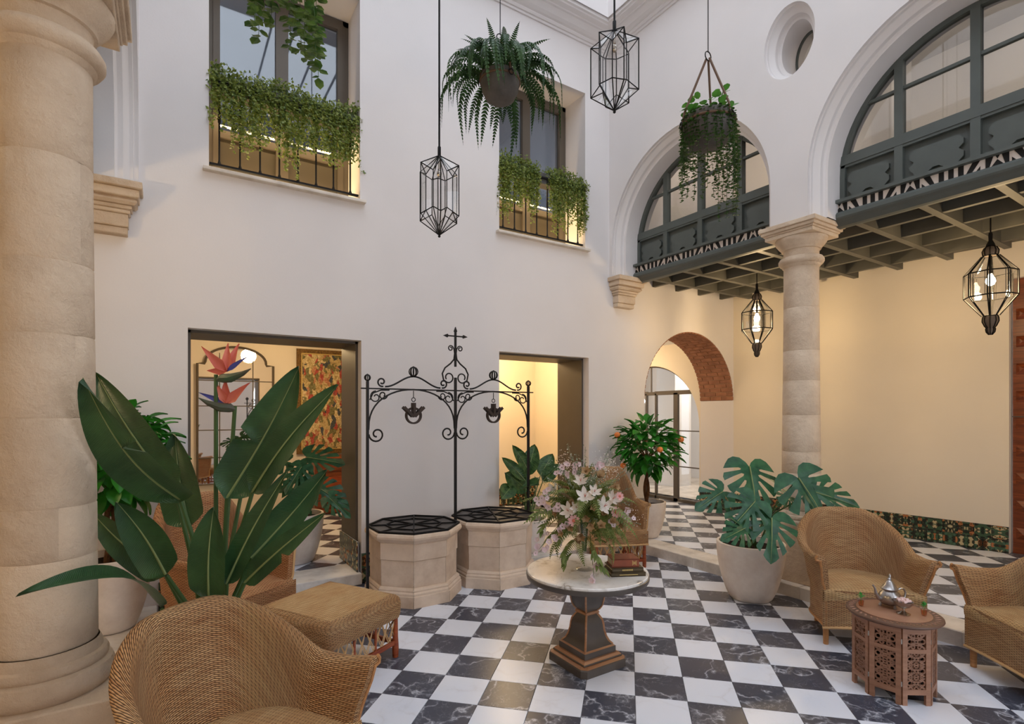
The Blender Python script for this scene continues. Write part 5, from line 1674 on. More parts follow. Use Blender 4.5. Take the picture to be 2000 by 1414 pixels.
# ================================================================ plants
def pot_mesh(r_, h, rb=None, wall=.022):
    rb = rb or r_ * .52
    prof = [(rb * .7, 0), (rb, .004), (rb * 1.12, .02)]
    for k in range(1, 11):
        f = k / 10
        rr = rb * 1.12 + (r_ - rb * 1.12) * math.sin(f * PI / 2) ** .8
        prof.append((rr, .02 + (h - .02) * f))
    prof += [(r_ - .004, h + .004), (r_ - wall, h + .003), (r_ - wall, h - .06)]
    mb = MB(); mb.lathe(prof, 48, capt=False)
    sm_ = MB(); sm_.lathe([(r_ - wall, h - .05), (r_ * .5, h - .045), (.01, h - .04)], 24, capb=False)
    return mb, sm_
def add_pot(t, r_, h, mat=POT, rb=None):
    a, b = pot_mesh(r_, h, rb)
    a.build('pot', mat, t, True); b.build('soil', SOIL, t)

def blade(mb, B, T, width, nrm, nseg=12, bow=.08, cup=.10, prof=None, twist=0.0, droop=0.0, tears=(), ncross=2, mi=0):
    """a leaf blade from base B to tip T; returns its midrib points"""
    B = Vector(B); T = Vector(T); D = T - B; L = D.length; d = D.normalized()
    n = Vector(nrm); n = (n - d * n.dot(d))
    if n.length < 1e-4: n = d.orthogonal()
    n.normalize(); s = d.cross(n)
    prof = prof or (lambda f: math.sin(PI * min(1, f ** .8)) ** .75)
    rib = []; rows_ = []
    for k in range(nseg + 1):
        f = k / nseg
        c = B + D * f + n * (bow * L * math.sin(PI * f)) + Vector((0, 0, -droop * L * f * f))
        w = width / 2 * max(.004, prof(f))
        tw = twist * f
        ss = s * math.cos(tw) + n * math.sin(tw); nn = n * math.cos(tw) - s * math.sin(tw)
        row = []
        for j in range(-ncross, ncross + 1):
            q = j / ncross
            ww = w
            for (ft, sd, dep) in tears:
                if abs(f - ft) < .5 / nseg and (q > 0) == (sd > 0) and q != 0: ww = w * (1 - dep)
            row.append(c + ss * (q * ww) + nn * (cup * width * q * q))
        rows_.append(row); rib.append(c)
    mb.grid(rows_, [[(L * i / nseg + .25 * abs(j - ncross) / ncross * width, (j - ncross) / ncross * width / 2) for j in range(2 * ncross + 1)] for i in range(nseg + 1)], mi=mi)
    return rib

# ---- bird of paradise
SP = thing('bird_of_paradise_plant', 'bird of paradise plant with broad leaves and two orange flowers left of centre', 'plant', (0.19, 2.84, 0))
add_pot(SP, .17, .40, POTDARK)
SO = Vector((0.19, 2.84, 0))
STREL = [((0.049, 2.847, 1.260), (-0.261, 2.523, 1.780), 0.253, 0.1, [(.60, 1, .8)]),
 ((0.037, 3.009, 1.263), (-0.300, 3.345, 1.856), 0.203, 0.05, []),
 ((0.098, 3.148, 1.072), (0.036, 3.307, 1.539), 0.236, 0.04, []),
 ((0.234, 2.823, 1.252), (0.529, 2.692, 1.871), 0.236, -0.06, [(.42, -1, .75)]),
 ((0.327, 2.703, 1.285), (0.647, 2.438, 1.775), 0.171, 0.06, []),
 ((0.311, 3.011, 1.227), (0.511, 3.060, 1.681), 0.161, 0.04, []),
 ((-0.004, 2.857, 0.923), (-0.187, 2.915, 1.260), 0.179, -0.08, []),
 ((-0.004, 2.928, 0.900), (-0.295, 3.164, 1.187), 0.147, 0.06, []),
 ((0.156, 2.707, 0.834), (0.173, 2.672, 1.241), 0.183, 0.04, []),
 ((0.224, 2.710, 0.884), (0.454, 2.562, 1.389), 0.119, 0.05, []),
 ((0.330, 2.761, 0.972), (0.667, 2.722, 1.367), 0.174, -0.04, []),
 ((0.292, 2.667, 0.889), (0.581, 2.386, 1.220), 0.107, 0.06, [(.5, 1, .6)])]
sprof = lambda f: min(1, (f / .10) ** .6) * (1 - f ** 3.2) ** .8 * (.86 + .14 * math.sin(PI * f))
fr0 = random.Random(11)
for k, (b, tp, w, bow, tears) in enumerate(STREL):
    b = Vector(b) - SO; tp = Vector(tp) - SO
    mb = MB()
    nr = Vector((-.55 + fr0.uniform(-.25, .25), -.8, .18 + fr0.uniform(-.1, .25)))
    rib = blade(mb, b, tp, w, nr, 22, bow, .10, sprof, fr0.uniform(-.2, .2), 0, tears, 3)
    lf = mb.build('leaf', LSTREL, SP, 'all')
    foot = Vector((.05 * math.cos(k * 2.1), .05 * math.sin(k * 2.1), .36))
    mid = foot.lerp(b, .55) + Vector((0, 0, .05)) - (tp - b) * .06
    mb = MB()
    stem = [foot, foot.lerp(mid, .5), mid, mid.lerp(b, .6), b]
    mb.tube(stem, [.013, .012, .011, .010, .009], 8); mb.build('leaf_stalk', LSTEM, SP, True)
    mb = MB(); mb.tube([p + nr.normalized() * .003 for p in rib], [lerp(.0062, .001, i / (len(rib) - 1)) for i in range(len(rib))], 5); mb.build('midrib', LRIB, lf, True)
# the low horizontal leaf reaching left
b = Vector((-0.021, 2.820, 0.787)) - SO; tp = Vector((-0.411, 2.310, 1.058)) - SO
mb = MB(); rib = blade(mb, b, tp, .12, (0.1, -.35, 1), 18, .16, .12, sprof, 0.2, 0, [], 2); lf = mb.build('leaf', LSTREL, SP, 'all')
mb = MB(); mb.tube([(-.03, -.02, .36), (-.12, -.02, .55), b], [.012, .01, .008], 8); mb.build('leaf_stalk', LSTEM, SP, True)
pprof = lambda f: (min(1, f / .3) ** .8) * (1 - max(0, (f - .3) / .7)) ** .9
for fl, (st, b0, b1, pb, pts, blue) in enumerate((
    ((.197, 2.942, 1.834), (.204, 2.938, 1.809), (.332, 2.795, 1.859), (.243, 2.912, 1.848), [(.138, 2.944, 1.968), (.162, 2.964, 1.853), (.252, 2.942, 1.988), (.300, 2.947, 1.989)], (.328, 2.857, 1.920)),
    ((.274, 2.892, 1.683), (.276, 2.891, 1.666), (.124, 2.929, 1.721), (.241, 2.913, 1.693), [(.335, 2.818, 1.795), (.202, 2.939, 1.794), (.242, 2.949, 1.816), (.276, 2.962, 1.714)], (.127, 2.987, 1.747)))):
    V = lambda p: Vector(p) - SO
    mb = MB(); mb.tube([(.02 * fl, 0, .36), V(st) * .5 + Vector((0, 0, .2)), V(st)], [.012, .010, .009], 8); mb.build('flower_stalk', LSTEM, SP, True)
    c0, c1 = V(b0), V(b1)
    mb = MB(); mb.tube([c0, c0.lerp(c1, .15), c0.lerp(c1, .4) - Vector((0, 0, .012)), c0.lerp(c1, .75) - Vector((0, 0, .01)), c1], [.010, .022, .022, .012, .002], 8)
    fo = mb.build('flower_bract', BRACT, SP, True)
    for k, p in enumerate(pts):
        mb = MB(); blade(mb, V(pb), V(p), .052 if k != 1 else .04, (-.5, -.8, .1), 10, .03, .18, pprof); mb.build('petal', PETO, fo, 'all')
    mb = MB(); blade(mb, V(pb), V(blue), .03, (-.4, -.8, .3), 8, .02, .25, pprof); mb.build('blue_petal', PETBL, fo, 'all')

# ---- monstera plants
def monstera_mesh(seed):
    rr = random.Random(seed)
    # half outline in the leaf plane: x across, y from the stalk (0) to the tip (-1), four deep splits a side
    half = [(0, 0), (.05, .10), (.15, .20), (.28, .22), (.40, .16), (.48, .05), (.52, -.06), (.36, -.05), (.21, -.04), (.175, -.06), (.20, -.09), (.36, -.125), (.53, -.16),
            (.53, -.25), (.50, -.33), (.34, -.24), (.19, -.165), (.145, -.18), (.165, -.225), (.32, -.34), (.47, -.44), (.44, -.53), (.39, -.60), (.27, -.45), (.155, -.31), (.115, -.32),
            (.125, -.38), (.23, -.545), (.32, -.70), (.28, -.77), (.23, -.81), (.165, -.66), (.11, -.49), (.08, -.50), (.085, -.56), (.12, -.72), (.165, -.87), (.10, -.95), (0, -1.03)]
    half = [(x * (1 + .05 * math.sin(k + seed)), y) for k, (x, y) in enumerate(half)]
    mb = MB()
    for sg in (1, -1):
        pl = [(sg * x, y) for x, y in half]
        def mp(x, y):
            return (x, y, -.35 * x * x - .18 * (y + .35) ** 2 + .08 * abs(x))
        mb.flat(pl, mp)
        # small holes are left as darker stalk-side slits; midrib below
    return mb
mono = [monstera_mesh(k).mesh('leaf', LMON, 'all', False) for k in range(2)]
mr_ = MB(); mr_.tube([(0, .0, .004), (0, -.5, .01), (0, -1.0, -.07)], [.012, .008, .002], 5)
mrib = mr_.mesh('midrib', LRIB, True)
def monstera(name, label, loc, leaves, pr, ph, potmat=POT, rb=None, cat='plant'):
    t = thing(name, label, cat, loc)
    O = Vector(loc)
    add_pot(t, pr, ph, potmat, rb)
    rr = random.Random(len(label))
    for k, (a, b, w) in enumerate(leaves):
        a = Vector(a) - O; b = Vector(b) - O
        d = (b - a).normalized()
        nrm = Vector((-.52 + rr.uniform(-.15, .15), -.72, .45))
        m = frame_matrix(a, (1, 0, 0), (0, 0, 1))
        y = -d; z = nrm - y * nrm.dot(y); z.normalize(); x = y.cross(z)
        M = Matrix((x, y, z)).transposed().to_4x4()
        sc = w / 1.05
        M = Matrix.Translation(a) @ M @ Matrix.Diagonal((sc, max(sc, (b - a).length), sc, 1))
        o = link('leaf', mono[k % 2], t); o.matrix_local = M
        link('midrib', mrib, o)
        mb = MB(); f0 = Vector((.06 * math.cos(2.3 * k), .06 * math.sin(2.3 * k), ph - .05))
        mb.tube([f0, f0.lerp(a, .5) + Vector((0, .03, .06)), a - z * .01], [.009, .008, .005], 6); mb.build('leaf_stalk', LSTEM, t, True)
    return t
M1 = [((4.226, 2.773, 1.190), (4.128, 2.658, 0.939), 0.46), ((3.928, 2.823, 0.990), (3.673, 2.892, 0.855), 0.30),
 ((3.981, 2.567, 0.935), (3.767, 2.619, 0.748), 0.36), ((4.056, 2.469, 0.812), (3.897, 2.371, 0.538), 0.38), ((3.861, 2.561, 0.741), (3.603, 2.593, 0.672), 0.26)]
M2 = [((4.414, 2.451, 1.110), (4.460, 2.319, 0.883), 0.46), ((4.673, 2.462, 0.972), (4.919, 2.208, 0.863), 0.34), ((4.605, 2.625, 0.914), (4.434, 2.640, 0.865), 0.20)]
monstera('monstera_plant', 'potted monstera in a round beige concrete pot left of the wicker chair', (4.37, 2.86, 0), M1 + M2, .285, .50, POT, .16)
MR = [((1.230, 5.868, 1.186), (1.541, 5.609, 1.126), 0.43), ((1.164, 5.792, 1.000), (0.934, 5.881, 0.849), 0.34), ((1.273, 5.603, 0.902), (1.520, 5.385, 0.716), 0.40),
 ((1.098, 5.835, 0.856), (1.197, 5.711, 0.504), 0.40), ((1.088, 6.198, 1.123), (0.801, 6.323, 1.055), 0.32), ((1.342, 5.401, 0.811), (1.50, 5.25, 0.627), 0.28), ((1.15, 5.75, 1.10), (0.98, 5.68, .85), .36)]
MR = [(a, b, w * .78) for a, b, w in MR]
monstera('monstera_plant', 'monstera in a concrete pot standing inside the left doorway', (1.12, 5.86, ZF), MR, .27, .50, POT, .15)

# ---- orange trees
olm = MB(); blade(olm, (0, 0, 0), (.125, 0, -.02), .068, (0, 0, 1), 6, .10, .12, lambda f: math.sin(PI * f ** .85) ** .9, 0, .10, [], 1)
ole = olm.mesh('leaf', LORG, 'all', False)
def orange_tree(loc, label, pr, ph, zc, rx, rz_, nleaf, fruit, seed, lsc=1.0):
    t = thing('orange_tree', label, 'tree', loc)
    add_pot(t, pr, ph, POT, pr * .55)
    rr = random.Random(seed)
    mb = MB()
    for q in range(2):
        mb.tube([(.022 * math.cos(q * PI + z * 7), .022 * math.sin(q * PI + z * 7), lerp(ph - .06, zc - rz_ * .3, z)) for z in [k / 14 for k in range(15)]], [lerp(.021, .014, k / 14) for k in range(15)], 8)
    for q in range(7):
        a = q * .9; mb.tube([(0, 0, zc - rz_ * .5), (rx * .5 * math.cos(a), rx * .5 * math.sin(a), zc + rz_ * .3 * math.sin(q))], [.012, .004], 5)
    mb.build('trunk', BARK, t, True)
    for k in range(nleaf):
        f = (k + .5) / nleaf
        zz = 1 - 2 * f; a = k * 2.39996 + rr.uniform(-.3, .3)
        s_ = math.sqrt(max(0, 1 - zz * zz))
        rad = rr.choice((1.0, .95, .85, .66)) * rr.uniform(.9, 1.08)
        p = Vector((rx * s_ * math.cos(a) * rad, rx * s_ * math.sin(a) * rad, zc + rz_ * zz * rad))
        dr = Vector((math.cos(a) * max(s_, .3), math.sin(a) * max(s_, .3), .4 * zz + rr.uniform(-.6, .4)))
        lim = 5.10 - loc[1] - .17 * lsc
        if p.y > lim: p.y = lim - rr.random() * .1; dr.y = min(dr.y, .35)
        m = frame_matrix(p, dr, (rr.uniform(-.4, .4), rr.uniform(-.4, .4), 1))
        o = link('leaf', ole, t); sc = lsc * rr.uniform(.75, 1.15)
        o.matrix_local = m @ Matrix.Diagonal((sc, sc, sc, 1))
    for p in fruit:
        mb = MB(); mb.ball((0, 0, 0), .036, 16, 10, (1, 1, .95)); o = mb.build('orange', ORANGE, t, True); o.location = p
    return t
# camera-right and camera-forward unit vectors are only used to spread the fruit round the crown
orange_tree((5.02, 4.70, ZF), 'orange tree with fruit in a pale pot by the brick arch', .235, .44, 1.13, .33, .31, 300,
            [(-.36, .14, 1.27), (.16, -.40, 1.22), (-.17, -.37, 1.11), (-.36, .04, .90), (.2, .2, 1.2)], 5, 1.3)
orange_tree((-0.34, 4.76, ZF), 'leafy orange tree in a pale pot half hidden by the left column', .25, .52, 1.25, .34, .32, 290, [(.30, -.20, 1.06), (.28, .10, 1.0)], 9, 1.35)

# ---- broad leaved plant in the right doorway
CAL = [((3.384, 4.938, 0.783), (3.123, 5.006, 1.009), 0.26), ((3.393, 4.951, 0.941), (3.523, 4.986, 1.308), 0.20), ((3.417, 4.936, 0.969), (3.194, 4.960, 1.319), 0.14), ((3.337, 4.909, 0.896), (3.099, 5.022, 1.178), 0.13),
 ((3.514, 4.874, 0.941), (3.695, 4.876, 1.191), 0.19), ((3.254, 4.816, 0.838), (3.281, 4.567, 0.901), 0.25), ((3.194, 4.960, 0.839), (2.985, 4.857, 0.731), 0.19), ((3.538, 4.858, 0.883), (3.707, 4.749, 1.084), 0.17)]
t = thing('broad_leaved_plant', 'broad ribbed leaf plant in a round pot on the step behind the right well', 'plant', (3.40, 4.93, ZF))
add_pot(t, .20, .36, POT, .13)
O = Vector((3.40, 4.93, ZF))
for k, (a, b, w) in enumerate(CAL):
    a = Vector(a) - O; b = Vector(b) - O
    mb = MB(); nr = Vector((-.4, -.7, .5 if k != 5 else 1)); rib = blade(mb, a, b, w, nr, 12, .05, .12, lambda f: math.sin(PI * f ** .8) ** .7, .2, .05, [], 3); lf = mb.build('leaf', LCAL, t, 'all')
    mb = MB(); mb.tube([p + nr.normalized() * .003 for p in rib], [lerp(.005, .001, i / 12) for i in range(13)], 4); mb.build('midrib', LRIB, lf)
    mb = MB(); f0 = Vector((.05 * math.cos(k), .05 * math.sin(k), .30)); mb.tube([f0, f0.lerp(a, .5) + Vector((0, 0, .04)), a], [.008, .007, .005], 6); mb.build('leaf_stalk', LSTEM, t, True)

# ---- trailing planters at the two windows
def planter(name, a, b, label, seed, gap=None):
    t = thing(name, label, 'planter', ((a + b) / 2, YA + .10, 4.40))
    W_ = b - a
    mb = MB(); mb.box((0, .02, .07), (W_ - .04, .13, .13)); mb.build('planter_box', POTDARK, t)
    rr = random.Random(seed)
    lv = MB(); sv = MB()
    def leaf(p, d, s_):
        d = Vector(d).normalized(); up = Vector((rr.uniform(-.5, .5), -1, rr.uniform(-.2, .8)))
        sd = d.cross(up).normalized(); 
        n = sd.cross(d)
        lv.add([p, p + d * s_ * .45 + sd * s_ * .38, p + d * s_ + n * s_ * .1, p + d * s_ * .45 - sd * s_ * .38], [(0, 1, 2), (0, 2, 3)])
    nst = int(W_ * 125)
    for k in range(nst):
        x = -W_ / 2 + W_ * (k + rr.random()) / nst
        if gap and gap[0] < x < gap[1] and rr.random() < .9: continue
        y = rr.uniform(-.10, .02)
        z = rr.uniform(.10, .2)
        wave = .5 + .5 * math.sin(x * 11 + seed) * math.sin(x * 5.3 + 1)
        Ls = rr.uniform(.16, .42) + .34 * wave * rr.random()
        path = [Vector((x, .02, .13)), Vector((x, y * .5, z + rr.uniform(0, .06))), Vector((x + rr.uniform(-.03, .03), -.08 + rr.uniform(-.03, .02), .1))]
        q = path[-1].copy(); 
        while Ls > 0:
            q = q + Vector((rr.uniform(-.012, .012), rr.uniform(-.006, .006), -.028)); Ls -= .028; path.append(q.copy())
        sv.tube(path, .0014, 3, caps=False)
        for p in path[1:]:
            for _ in range(3):
                leaf(p + Vector((rr.uniform(-.014, .014), rr.uniform(-.016, .010), rr.uniform(-.014, .014))), (rr.uniform(-1, 1), rr.uniform(-1, .3), rr.uniform(-1.1, .5)), rr.uniform(.020, .036))
    # bushy crown
    for k in range(int(W_ * 950)):
        x = rr.uniform(-W_ / 2, W_ / 2)
        if gap and gap[0] < x < gap[1] and rr.random() < .9: continue
        h_ = .13 + abs(rr.gauss(0, .045)) + .03 * math.sin(x * 9 + seed)
        leaf(Vector((x, rr.uniform(-.12, .09), h_)), (rr.uniform(-1, 1), rr.uniform(-1, .5), rr.uniform(-.6, 1)), rr.uniform(.02, .036))
    o = lv.build('foliage', LIVY, t, False, False); tag(o, None, None, None, 'stuff')
    o = sv.build('stems', LSTEM, t, False, False); tag(o, None, None, None, 'stuff')
planter('window_planter', 0.30, 1.56, 'trailing ivy planter on the railing of the upper left window', 2)
planter('window_planter', 3.15, 4.45, 'trailing ivy planter on the railing of the window above the wells', 5, (-.08, .06))

# ---- hanging pots
def hang_pot(t, r_, h, rise, top, straps=3):
    prof = [(r_ * .45, -h), (r_ * .75, -h * .85), (r_ * .95, -h * .55), (r_ * 1.02, -h * .2), (r_, 0), (r_ * .94, 0), (r_ * .94, -.03), (.01, -.03)]
    mb = MB(); mb.lathe(prof, 32, capt=False); mb.build('pot', POTDARK, t, True)
    mb = MB(); mb.tube([((r_ * 1.03) * math.cos(2 * PI * k / 32), (r_ * 1.03) * math.sin(2 * PI * k / 32), -h * .22) for k in range(32)], .008, 6, True); mb.build('band', ROPE, t, True)
    for k in range(straps):
        a = 2 * PI * k / straps + .5
        mb = MB(); mb.tube([(r_ * 1.05 * math.cos(a), r_ * 1.05 * math.sin(a), -h * .22), (r_ * .98 * math.cos(a), r_ * .98 * math.sin(a), .03), (.012 * math.cos(a), .012 * math.sin(a), rise)], .008, 6); mb.build('strap', ROPE, t, True)
        mb = MB(); mb.tube([(r_ * 1.12 * math.cos(a) + .02 * math.cos(q) * math.sin(a), r_ * 1.12 * math.sin(a) - .02 * math.cos(q) * math.cos(a), -h * .25 + .02 * math.sin(q)) for q in [2 * PI * i / 12 for i in range(12)]], .004, 5, True); mb.build('strap_ring', IRON, t)
    mb = MB(); mb.tube([(.03 * math.cos(q), 0, rise + .02 + .03 * math.sin(q)) for q in [2 * PI * i / 16 for i in range(16)]], .004, 5, True); mb.build('hanging_ring', IRON, t)
    mb = MB(); mb.tube([(0, 0, rise + .045), (0, 0, top)], .0035, 5); mb.build('cable', IRON, t)

def frond_mesh(L, up, droop, pin, name='frond', mat=None, n=26, wid=1.0):
    """arching fern frond leaving along +x: rises by up then hangs"""
    mb = MB(); pts = []
    x = z = 0.0; ang = up
    ds = L / n
    for k in range(n + 1):
        pts.append(Vector((x, 0, z)))
        x += ds * math.cos(ang); z += ds * math.sin(ang)
        ang = max(-PI / 2 * .98, ang - droop / n)
    mb.tube(pts, [lerp(.0028, .0007, k / n) for k in range(n + 1)], 3, caps=False)
    for k in range(2, n + 1):
        f = k / n
        l = pin * (math.sin(PI * min(1, .12 + f * .9)) ** .7) * (1.05 - .5 * f)
        t_ = (pts[min(k + 1, n)] - pts[k - 1]).normalized()
        nn = Vector((-t_.z, 0, t_.x))
        for sy in (-1, 1):
            d = (Vector((0, sy, 0)) + t_ * .45).normalized()
            b_ = pts[k]; w = ds * .42 * wid
            tip = b_ + d * l + Vector((0, 0, -.25 * l))
            m1 = b_ + d * l * .45 + nn * .15 * l
            mb.add([b_ - t_ * w, b_ + t_ * w, m1 + t_ * w, tip, m1 - t_ * w], [(0, 1, 2, 4), (4, 2, 3)])
    return mb.mesh(name, mat or LFERN, False, False)

FN = thing('hanging_fern', 'boston fern in a dark clay pot hanging between the windows', 'plant', (2.039, 3.325, 4.10))
hang_pot(FN, .14, .19, .26, ZR + .005 - 4.10)
ff = [frond_mesh(.38, R(75), R(80), .042), frond_mesh(.48, R(55), R(185), .045), frond_mesh(.62, R(45), R(200), .045), frond_mesh(.75, R(35), R(190), .042), frond_mesh(.34, R(60), R(95), .04)]
fr1 = random.Random(21)
for k in range(76):
    a = k * 2.39996
    kind = (0, 1, 2, 1, 2, 3, 1, 2, 4)[k % 9]
    r0 = .05 if kind in (0, 4) else .10
    link('frond', ff[kind], FN, (r0 * math.cos(a), r0 * math.sin(a), .0 + fr1.uniform(-.02, .03)), (fr1.uniform(-.2, .2), 0, a + fr1.uniform(-.3, .3)), fr1.uniform(.85, 1.15))

def vine_mesh(L, seed, leaf_s, mat, name='vine', step=.022, r0=.0):
    rr = random.Random(seed); mb = MB()
    pts = [Vector((0, 0, 0)), Vector((.03, 0, .015)), Vector((.05, 0, -.01))]
    q = pts[-1].copy()
    while L > 0:
        q = q + Vector((rr.uniform(-.003, .004), rr.uniform(-.005, .005), -step)); L -= step; pts.append(q.copy())
    mb.tube(pts, .0016, 3, caps=False)
    for i, p in enumerate(pts[1:]):
        for s_ in (-1, 1):
            a = rr.uniform(0, 2 * PI)
            d = Vector((math.cos(a), math.sin(a), rr.uniform(-.5, .3))).normalized(); sd = d.cross(Vector((0, 0, 1))).normalized()
            ls = leaf_s * rr.uniform(.7, 1.15)
            nn = sd.cross(d)
            mb.add([p, p + d * ls * .3 + sd * ls * .38, p + d * ls * .75 + sd * ls * .34, p + d * ls - nn * ls * .12, p + d * ls * .75 - sd * ls * .34, p + d * ls * .3 - sd * ls * .38], [(0, 1, 2, 3), (0, 3, 4, 5)])
    return mb.mesh(name, mat, False, False)

TP = thing('trailing_plant', 'trailing leafy plant in a dark clay pot hanging before the corner arch', 'plant', (3.058, 2.313, 3.63))
hang_pot(TP, .165, .20, .40, ZR + .005 - 3.63)
vm = [vine_mesh(L, 30 + i, .024, LTRAIL) for i, L in enumerate((.20, .34, .48, .60))]
fr2 = random.Random(4)
for k in range(46):
    a = k * 2.39996
    # fuller on the side towards the corner
    side = math.cos(a - R(-35))
    kind = (0, 1, 1, 2)[k % 4] if side < .2 else (1, 2, 3, 2)[k % 4]
    link('vine', vm[kind], TP, (.12 * math.cos(a), .12 * math.sin(a), -.005), (0, 0, a), fr2.uniform(.9, 1.1))
rl = MB(); rl.add([(0, 0, 0), (.01, .018, .002), (.03, .024, .004), (.05, .014, 0), (.055, 0, -.004), (.05, -.014, 0), (.03, -.024, .004), (.01, -.018, .002)], [(0, 1, 2, 3, 4, 5, 6, 7)])
rle = rl.mesh('round_leaf', LBRIGHT, False, False)
for k in range(46):
    a = k * 2.39996; r_ = .15 * math.sqrt(fr2.random())
    link('round_leaf', rle, TP, (r_ * math.cos(a), r_ * math.sin(a), .01 + fr2.uniform(0, .09) + (.10 if k % 8 == 0 else 0)), (fr2.uniform(-.6, .6), fr2.uniform(-.9, .3), a), fr2.uniform(.75, 1.1))
for q, (px, py, ph_) in enumerate(((.13, -.02, .20), (-.08, .10, .13), (.02, -.1, .14))):
    mb = MB(); mb.tube([(px * .5, py * .5, 0), (px, py, ph_)], .0025, 4); mb.build('sprig', LSTEM, TP)
    for k in range(6):
        link('round_leaf', rle, TP, (px * lerp(.6, 1, k / 5), py * lerp(.6, 1, k / 5), ph_ * lerp(.4, 1, k / 5)), (fr2.uniform(-.5, .5), fr2.uniform(-.7, .2), 2.2 * k), 1.0)

PO = thing('hanging_pothos', 'trailing pothos hanging from above in front of the upper left window', 'plant', (0.56, 3.22, 4.30))
hang_pot(PO, .14, .17, .30, ZR + .005 - 4.30)
LPOTH = leafmat('pothos_leaf', srgb(56, 92, 42), srgb(104, 134, 62), .4, .3, 5, 14)
vp = [vine_mesh(L, 60 + i, .062, LPOTH, 'vine', .042) for i, L in enumerate((.30, .42, .56, .66))]
fr3 = random.Random(8)
CR = Vector((.8408, -.5414, 0))
for k in range(17):
    a = k * 2.39996
    kind = (0, 1, 0, 1, 2, 1)[k % 6]
    if math.cos(a - R(-33)) > .55: kind = 3 if k % 2 else 2
    link('vine', vp[kind], PO, (.11 * math.cos(a), .11 * math.sin(a), -.01), (0, 0, a), fr3.uniform(.9, 1.08))

# ================================================================ flower arrangement
FA = thing('flower_arrangement', 'large bouquet of white lilies, ferns and pink daisies on the marble table', 'bouquet', (2.33, 2.73, .61), R(-32.78))
mb = MB(); mb.lathe([(.055, .0), (.057, .006), (.025, .014), (.012, .03), (.013, .10), (.022, .20), (.04, .30), (.055, .34), (.053, .34), (.037, .30), (.019, .20), (.009, .10), (.0, .09)], 32, capb=True, capt=False); mb.build('vase', GLASS, FA, True)
CZ = .42
rf = random.Random(17)
# inner greenery
of = [frond_mesh(.34, R(40), R(95), .070, 'fern_frond', LOLIVE, 20, .85), frond_mesh(.42, R(20), R(110), .075, 'fern_frond', LOLIVE, 23, .85), frond_mesh(.30, R(65), R(60), .056, 'fern_frond', LOLIVE, 18, .85), frond_mesh(.44, R(5), R(75), .08, 'fern_frond', LOLIVE, 23, .85)]
for k in range(72):
    a = k * 2.39996
    link('fern_frond', of[k % 4], FA, (.03 * math.cos(a), .03 * math.sin(a), CZ - .08 + .10 * rf.random()), (rf.uniform(-.5, .5), rf.uniform(-1.0, .45), a), rf.uniform(.75, 1.05))
for k in range(46):
    a = k * 2.39996 + .4
    link('fern_frond', of[(k + 1) % 4], FA, (.07 * math.cos(a), .07 * math.sin(a), .20 + .22 * rf.random()), (rf.uniform(-.5, .5), rf.uniform(-.35, .5), a), rf.uniform(.5, .75))
sg = MB()
for k in range(52):
    a = rf.uniform(0, 2 * PI); el = rf.uniform(-.5, 1.35)
    d = Vector((math.cos(a) * math.cos(el), math.sin(a) * math.cos(el), math.sin(el))); L = rf.uniform(.26, .42) * (1.05 if el > .5 else .95)
    p0 = Vector((0, 0, CZ)); sg.tube([p0, p0 + d * L], .0012, 3, caps=False)
    for i in range(26):
        f = lerp(.45, 1, i / 25); p = p0 + d * L * f + Vector((rf.gauss(0, .008), rf.gauss(0, .008), rf.gauss(0, .008))); e = Vector((rf.uniform(-1, 1), rf.uniform(-1, 1), rf.uniform(-1, 1))).normalized() * .013; s2 = e.cross(d).normalized() * .005
        sg.add([p, p + e * .5 + s2, p + e, p + e * .5 - s2], [(0, 1, 2, 3)])
tag(sg.build('sage_sprigs', LSAGE, FA, False, False), None, None, None, 'stuff')
gy = MB()
for cx, cz, n in ((.16, .80 - .11, 260), (-.13, .78 - .11, 200), (.05, .74 - .11, 120), (-.20, .60 - .11, 120), (.30, .36, 90)):
    for _ in range(n):
        p = Vector((cx + rf.gauss(0, .045), rf.gauss(0, .06), cz + rf.gauss(0, .05))); e = Vector((rf.uniform(-1, 1), rf.uniform(-1, 1), rf.uniform(-1, 1))).normalized() * .0035; g_ = e.orthogonal().normalized() * .0035
        gy.add([p - e, p + g_, p + e, p - g_], [(0, 1, 2, 3)])
tag(gy.build('tiny_white_blossoms', PETW, FA, False, False), None, None, None, 'stuff')

def petal_flower(n, L, w, open_, cup, mat, name, inner=0):
    mb = MB()
    for k in range(n):
        a = 2 * PI * k / n + (.1 if k % 2 else 0)
        d = Vector((math.cos(a) * math.sin(open_), math.sin(a) * math.sin(open_), math.cos(open_)))
        out = Vector((math.cos(a), math.sin(a), 0))
        blade(mb, d * .004, d * L, w, Vector((0, 0, 1)) - out * .2, 6, -cup, .15, lambda f: math.sin(PI * min(.98, .08 + f * .9)) ** .8, 0, 0, [], 1)
    return mb.mesh(name, mat, 'all', False)
lily = petal_flower(6, .075, .034, R(62), .16, PETW, 'lily')
gerb = petal_flower(16, .036, .011, R(80), .05, PETP, 'daisy')
orch = petal_flower(5, .022, .019, R(72), .05, PETL, 'blossom')
podm = petal_flower(5, .05, .034, R(38), -.2, PETB, 'seed_pod')
stm = MB()
for k in range(5): stm.tube([(0, 0, 0), (.008 * math.cos(k * 1.256), .008 * math.sin(k * 1.256), .04)], .0012, 4)
stme = stm.mesh('stamen', YELLC)
ctr = MB(); ctr.ball((0, 0, .003), .010, 10, 6, (1, 1, .6)); ctre = ctr.mesh('centre', YELLC, True)
